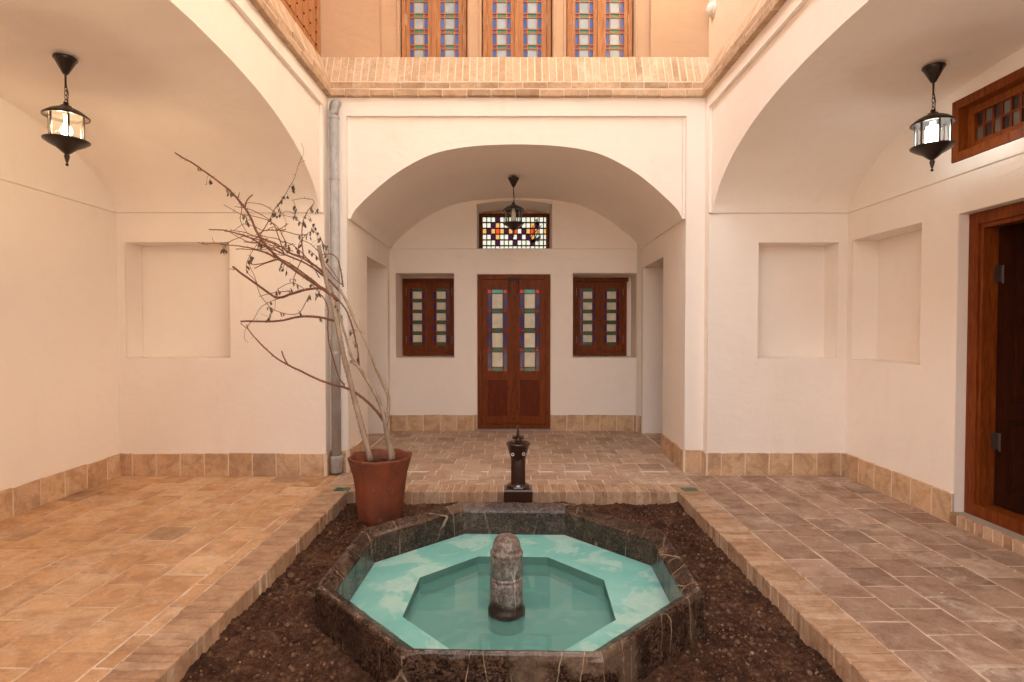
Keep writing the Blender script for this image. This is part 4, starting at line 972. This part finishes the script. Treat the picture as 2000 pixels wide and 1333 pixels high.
for x, y in LVp:
    for _ in range(random.choice((1, 2, 2, 3))):
        c = at(x + U(-2, 2), y + U(-3, 3), dep(x, y) + U(-.02, .02)); L, Wd = U(.026, .055), U(.005, .011)
        nb = min(BPTS, key=lambda p: (p - c).length)
        if (nb - c).length < .03: c = nb.copy()
        else: lv.tube([nb, (nb + c) / 2 + Vector((0, 0, .006)), c], .0012, 4)
        d = Vector((U(-.5, .5), U(-.5, .5), -1)).normalized(); s_ = d.cross(Vector((U(-1, 1), U(-1, 1), .1))).normalized(); nn = d.cross(s_)
        k1, k2 = nn * U(.004, .014), nn * U(-.01, .01)
        a = lv.vv(c); m1 = lv.vv(c + d * L * .5 + k2); e = lv.vv(c + d * L); l1 = lv.vv(c + d * L * .35 + s_ * Wd + k1); l2 = lv.vv(c + d * L * .7 + s_ * Wd * .8 + k1 * 1.3); r1_ = lv.vv(c + d * L * .35 - s_ * Wd + k1); r2_ = lv.vv(c + d * L * .75 - s_ * Wd * .7 + k1)
        for f_ in ((a, l1, m1), (l1, l2, m1), (l2, e, m1), (a, m1, r1_), (r1_, m1, r2_), (r2_, m1, e)): lv.face(list(f_))
lv.build('leaves', tree)
lv = MB().use('green_leaf')
for x, y in a8([(1290, 1100), (1300, 1130), (1310, 1120), (1330, 1160), (1370, 1215), (1380, 1235)]):
    c = at(x, y, dep(x, y) - .02); s_ = Vector((U(-.01, .01), U(-.01, .01), U(.0, .01))); lv.quad(c, c + Vector((.008, 0, -.012)) + s_, c + Vector((.004, .004, -.032)), c + Vector((-.006, 0, -.014)))
lv.build('shoot', tree)

# ---- lanterns
def lantern(loc, label, bulb, power, colour):
    t = thing('hanging_lantern', label, 'lantern', loc, 'lanterns hanging under the arches'); x, y, z = loc
    L = lambda prof, n=28, **k: (lambda mb: (setattr(mb, 'smooth', True), mb.lathe(prof, loc, n, **k), mb)[2])(MB().use('iron'))
    L([(.010, -.125), (.016, -.120), (.060, -.035), (.068, -.026), (.066, -.016), (.030, -.012), (.028, .006)], 4 * 7).build('ceiling_rose', t)
    b = MB().use('iron'); b.tube([(x, y, z - .12), (x, y, z - .21)], .0065, 8)
    b.tube([(x + .006, y, z - .20), (x + .016, y, z - .25), (x + .013, y, z - .30), (x + .003, y, z - .325)], .003, 6)
    b.build('rod', t)
    b = MB().use('iron')
    for k in range(4):
        zc = z - .215 - k * .029; ax = (1, 0) if k % 2 else (0, 1)
        b.tube([(x + ax[0] * .0085 * math.cos(a), y + ax[1] * .0085 * math.cos(a), zc + .018 * math.sin(a)) for a in [q * math.pi / 6 for q in range(13)]], .0024, 5)
    b.build('chain', t)
    T = -.335
    L([(.012, T + .03), (.017, T + .022), (.012, T + .012), (.030, T + .006), (.034, T - .004), (.060, T - .014), (.092, T - .030), (.118, T - .052), (.130, T - .062), (.130, T - .069), (.116, T - .069), (.100, T - .060), (.05, T - .042)][::-1], capt=True).build('hood', t)
    gt, gb_ = T - .060, T - .222
    b = MB().use('lantern_glass'); b.smooth = True; b.lathe([(.092, gb_), (.092, gt)], loc, 32, False, False); b.build('glass_cylinder', t)
    for k in range(6):
        b = MB().use('iron'); a = math.radians(15 + 60 * k); px_, py_ = x + .098 * math.cos(a), y + .098 * math.sin(a); b.box(px_ - .0042, px_ + .0042, py_ - .0042, py_ + .0042, z + gb_ - .004, z + gt + .004); b.build('bar', t)
    q = gb_
    L([(.004, q - .165), (.009, q - .160), (.009, q - .152), (.004, q - .147), (.008, q - .135), (.017, q - .100), (.014, q - .094), (.012, q - .088), (.020, q - .082), (.034, q - .070), (.056, q - .050), (.090, q - .030), (.104, q - .022), (.128, q - .004), (.130, q + .003), (.118, q + .004), (.09, q - .004)]).build('lower_bowl', t)
    b = MB().use(bulb); b.smooth = True
    if bulb == 'cool_bulb': pr = [(.018, gt - .02), (.038, gt - .028), (.041, gt - .05), (.041, gb_ + .03), (.034, gb_ + .015), (.01, gb_ + .01)]
    elif bulb == 'warm_bulb': pr = [(.012, gt - .045), (.016, gt - .06), (.028, gt - .08), (.033, gt - .097), (.030, gt - .113), (.018, gt - .127), (.004, gt - .131)]
    else: pr = [(.02, gt - .01), (.027, gt - .02), (.027, gb_ + .02), (.02, gb_ + .012), (.004, gb_ + .01)]
    b.lathe(pr[::-1], loc, 20); b.build('bulb', t)
    b = MB().use('white_plastic'); b.lathe([(.015, gt - .05), (.018, gt + .01)], loc, 14); b.build('socket', t)
    if power:
        ld = bpy.data.lights.new('lantern_light', 'POINT'); ld.energy = power; ld.color = colour; ld.shadow_soft_size = .045
        lo = bpy.data.objects.new('lantern_light', ld); COL.objects.link(lo); lo.location = (0, 0, (gt + gb_) / 2); lo.parent = t
    return t
PW = 4.0
lantern((-2.945, 3.72, 3.243), 'black lantern with a warm yellow bulb hanging above the bare wall on the left', 'warm_bulb', PW * 2.1, (1, .72, .42))
lantern((2.843, 3.83, 3.238), 'black lantern with a bright white bulb hanging before the dark framed transom', 'cool_bulb', PW * .8, (1, .95, .86))
lantern((0.0, 6.76, 3.270), 'unlit black lantern hanging in front of the stained lattice transom', 'frosted_bulb', 0, None)

# ================================================================== CAMERA, LIGHT
cd = bpy.data.cameras.new('camera'); cam = bpy.data.objects.new('camera', cd); COL.objects.link(cam); S.camera = cam
cam.location = (0, 0, CH); cam.rotation_euler = (math.pi / 2 - TH, 0, 0); cd.sensor_width = 36; cd.lens = 36 * F / 2000; cd.shift_x = -3 / 2000; cd.clip_start = .05; cd.clip_end = 500
W = bpy.data.worlds.new('World'); S.world = W; W.use_nodes = True; nt = W.node_tree
sun_dir = Vector((-1.0, -.28, .76)).normalized()
sky = nt.nodes.new('ShaderNodeTexSky'); sky.sky_type = 'NISHITA'; sky.sun_disc = False
sky.sun_elevation = math.asin(sun_dir.z); sky.sun_rotation = math.atan2(sun_dir.x, sun_dir.y); sky.dust_density = 4.0; sky.air_density = 1.0; sky.ozone_density = .5
bg = nt.nodes['Background']; bg.inputs[1].default_value = .125
hs = nt.nodes.new('ShaderNodeHueSaturation'); hs.inputs['Saturation'].default_value = .25
tn = nt.nodes.new('ShaderNodeMix'); tn.data_type = 'RGBA'; tn.blend_type = 'MULTIPLY'; tn.inputs[0].default_value = 1; tn.inputs[7].default_value = (1.0, .955, .91, 1)
nt.links.new(sky.outputs[0], hs.inputs['Color']); nt.links.new(hs.outputs[0], tn.inputs[6]); nt.links.new(tn.outputs[2], bg.inputs[0])
sd_ = bpy.data.lights.new('sun', 'SUN'); sd_.energy = 2.6; sd_.angle = math.radians(.5); sd_.color = (1, .93, .84)
so_ = bpy.data.objects.new('sun', sd_); COL.objects.link(so_); so_.rotation_euler = sun_dir.to_track_quat('Z', 'Y').to_euler(); so_.location = (0, 0, 12)
vs = S.view_settings; vs.view_transform = 'Standard'; vs.look = 'None'; vs.exposure = 2.55; vs.gamma = 1
cy_ = S.cycles; cy_.use_denoising = True; cy_.max_bounces = 12; cy_.diffuse_bounces = 8; cy_.glossy_bounces = 4; cy_.transparent_max_bounces = 12; cy_.sample_clamp_indirect = 6; cy_.caustics_reflective = False; cy_.caustics_refractive = False
try: cy_.denoiser = 'OPENIMAGEDENOISE'
except Exception: pass
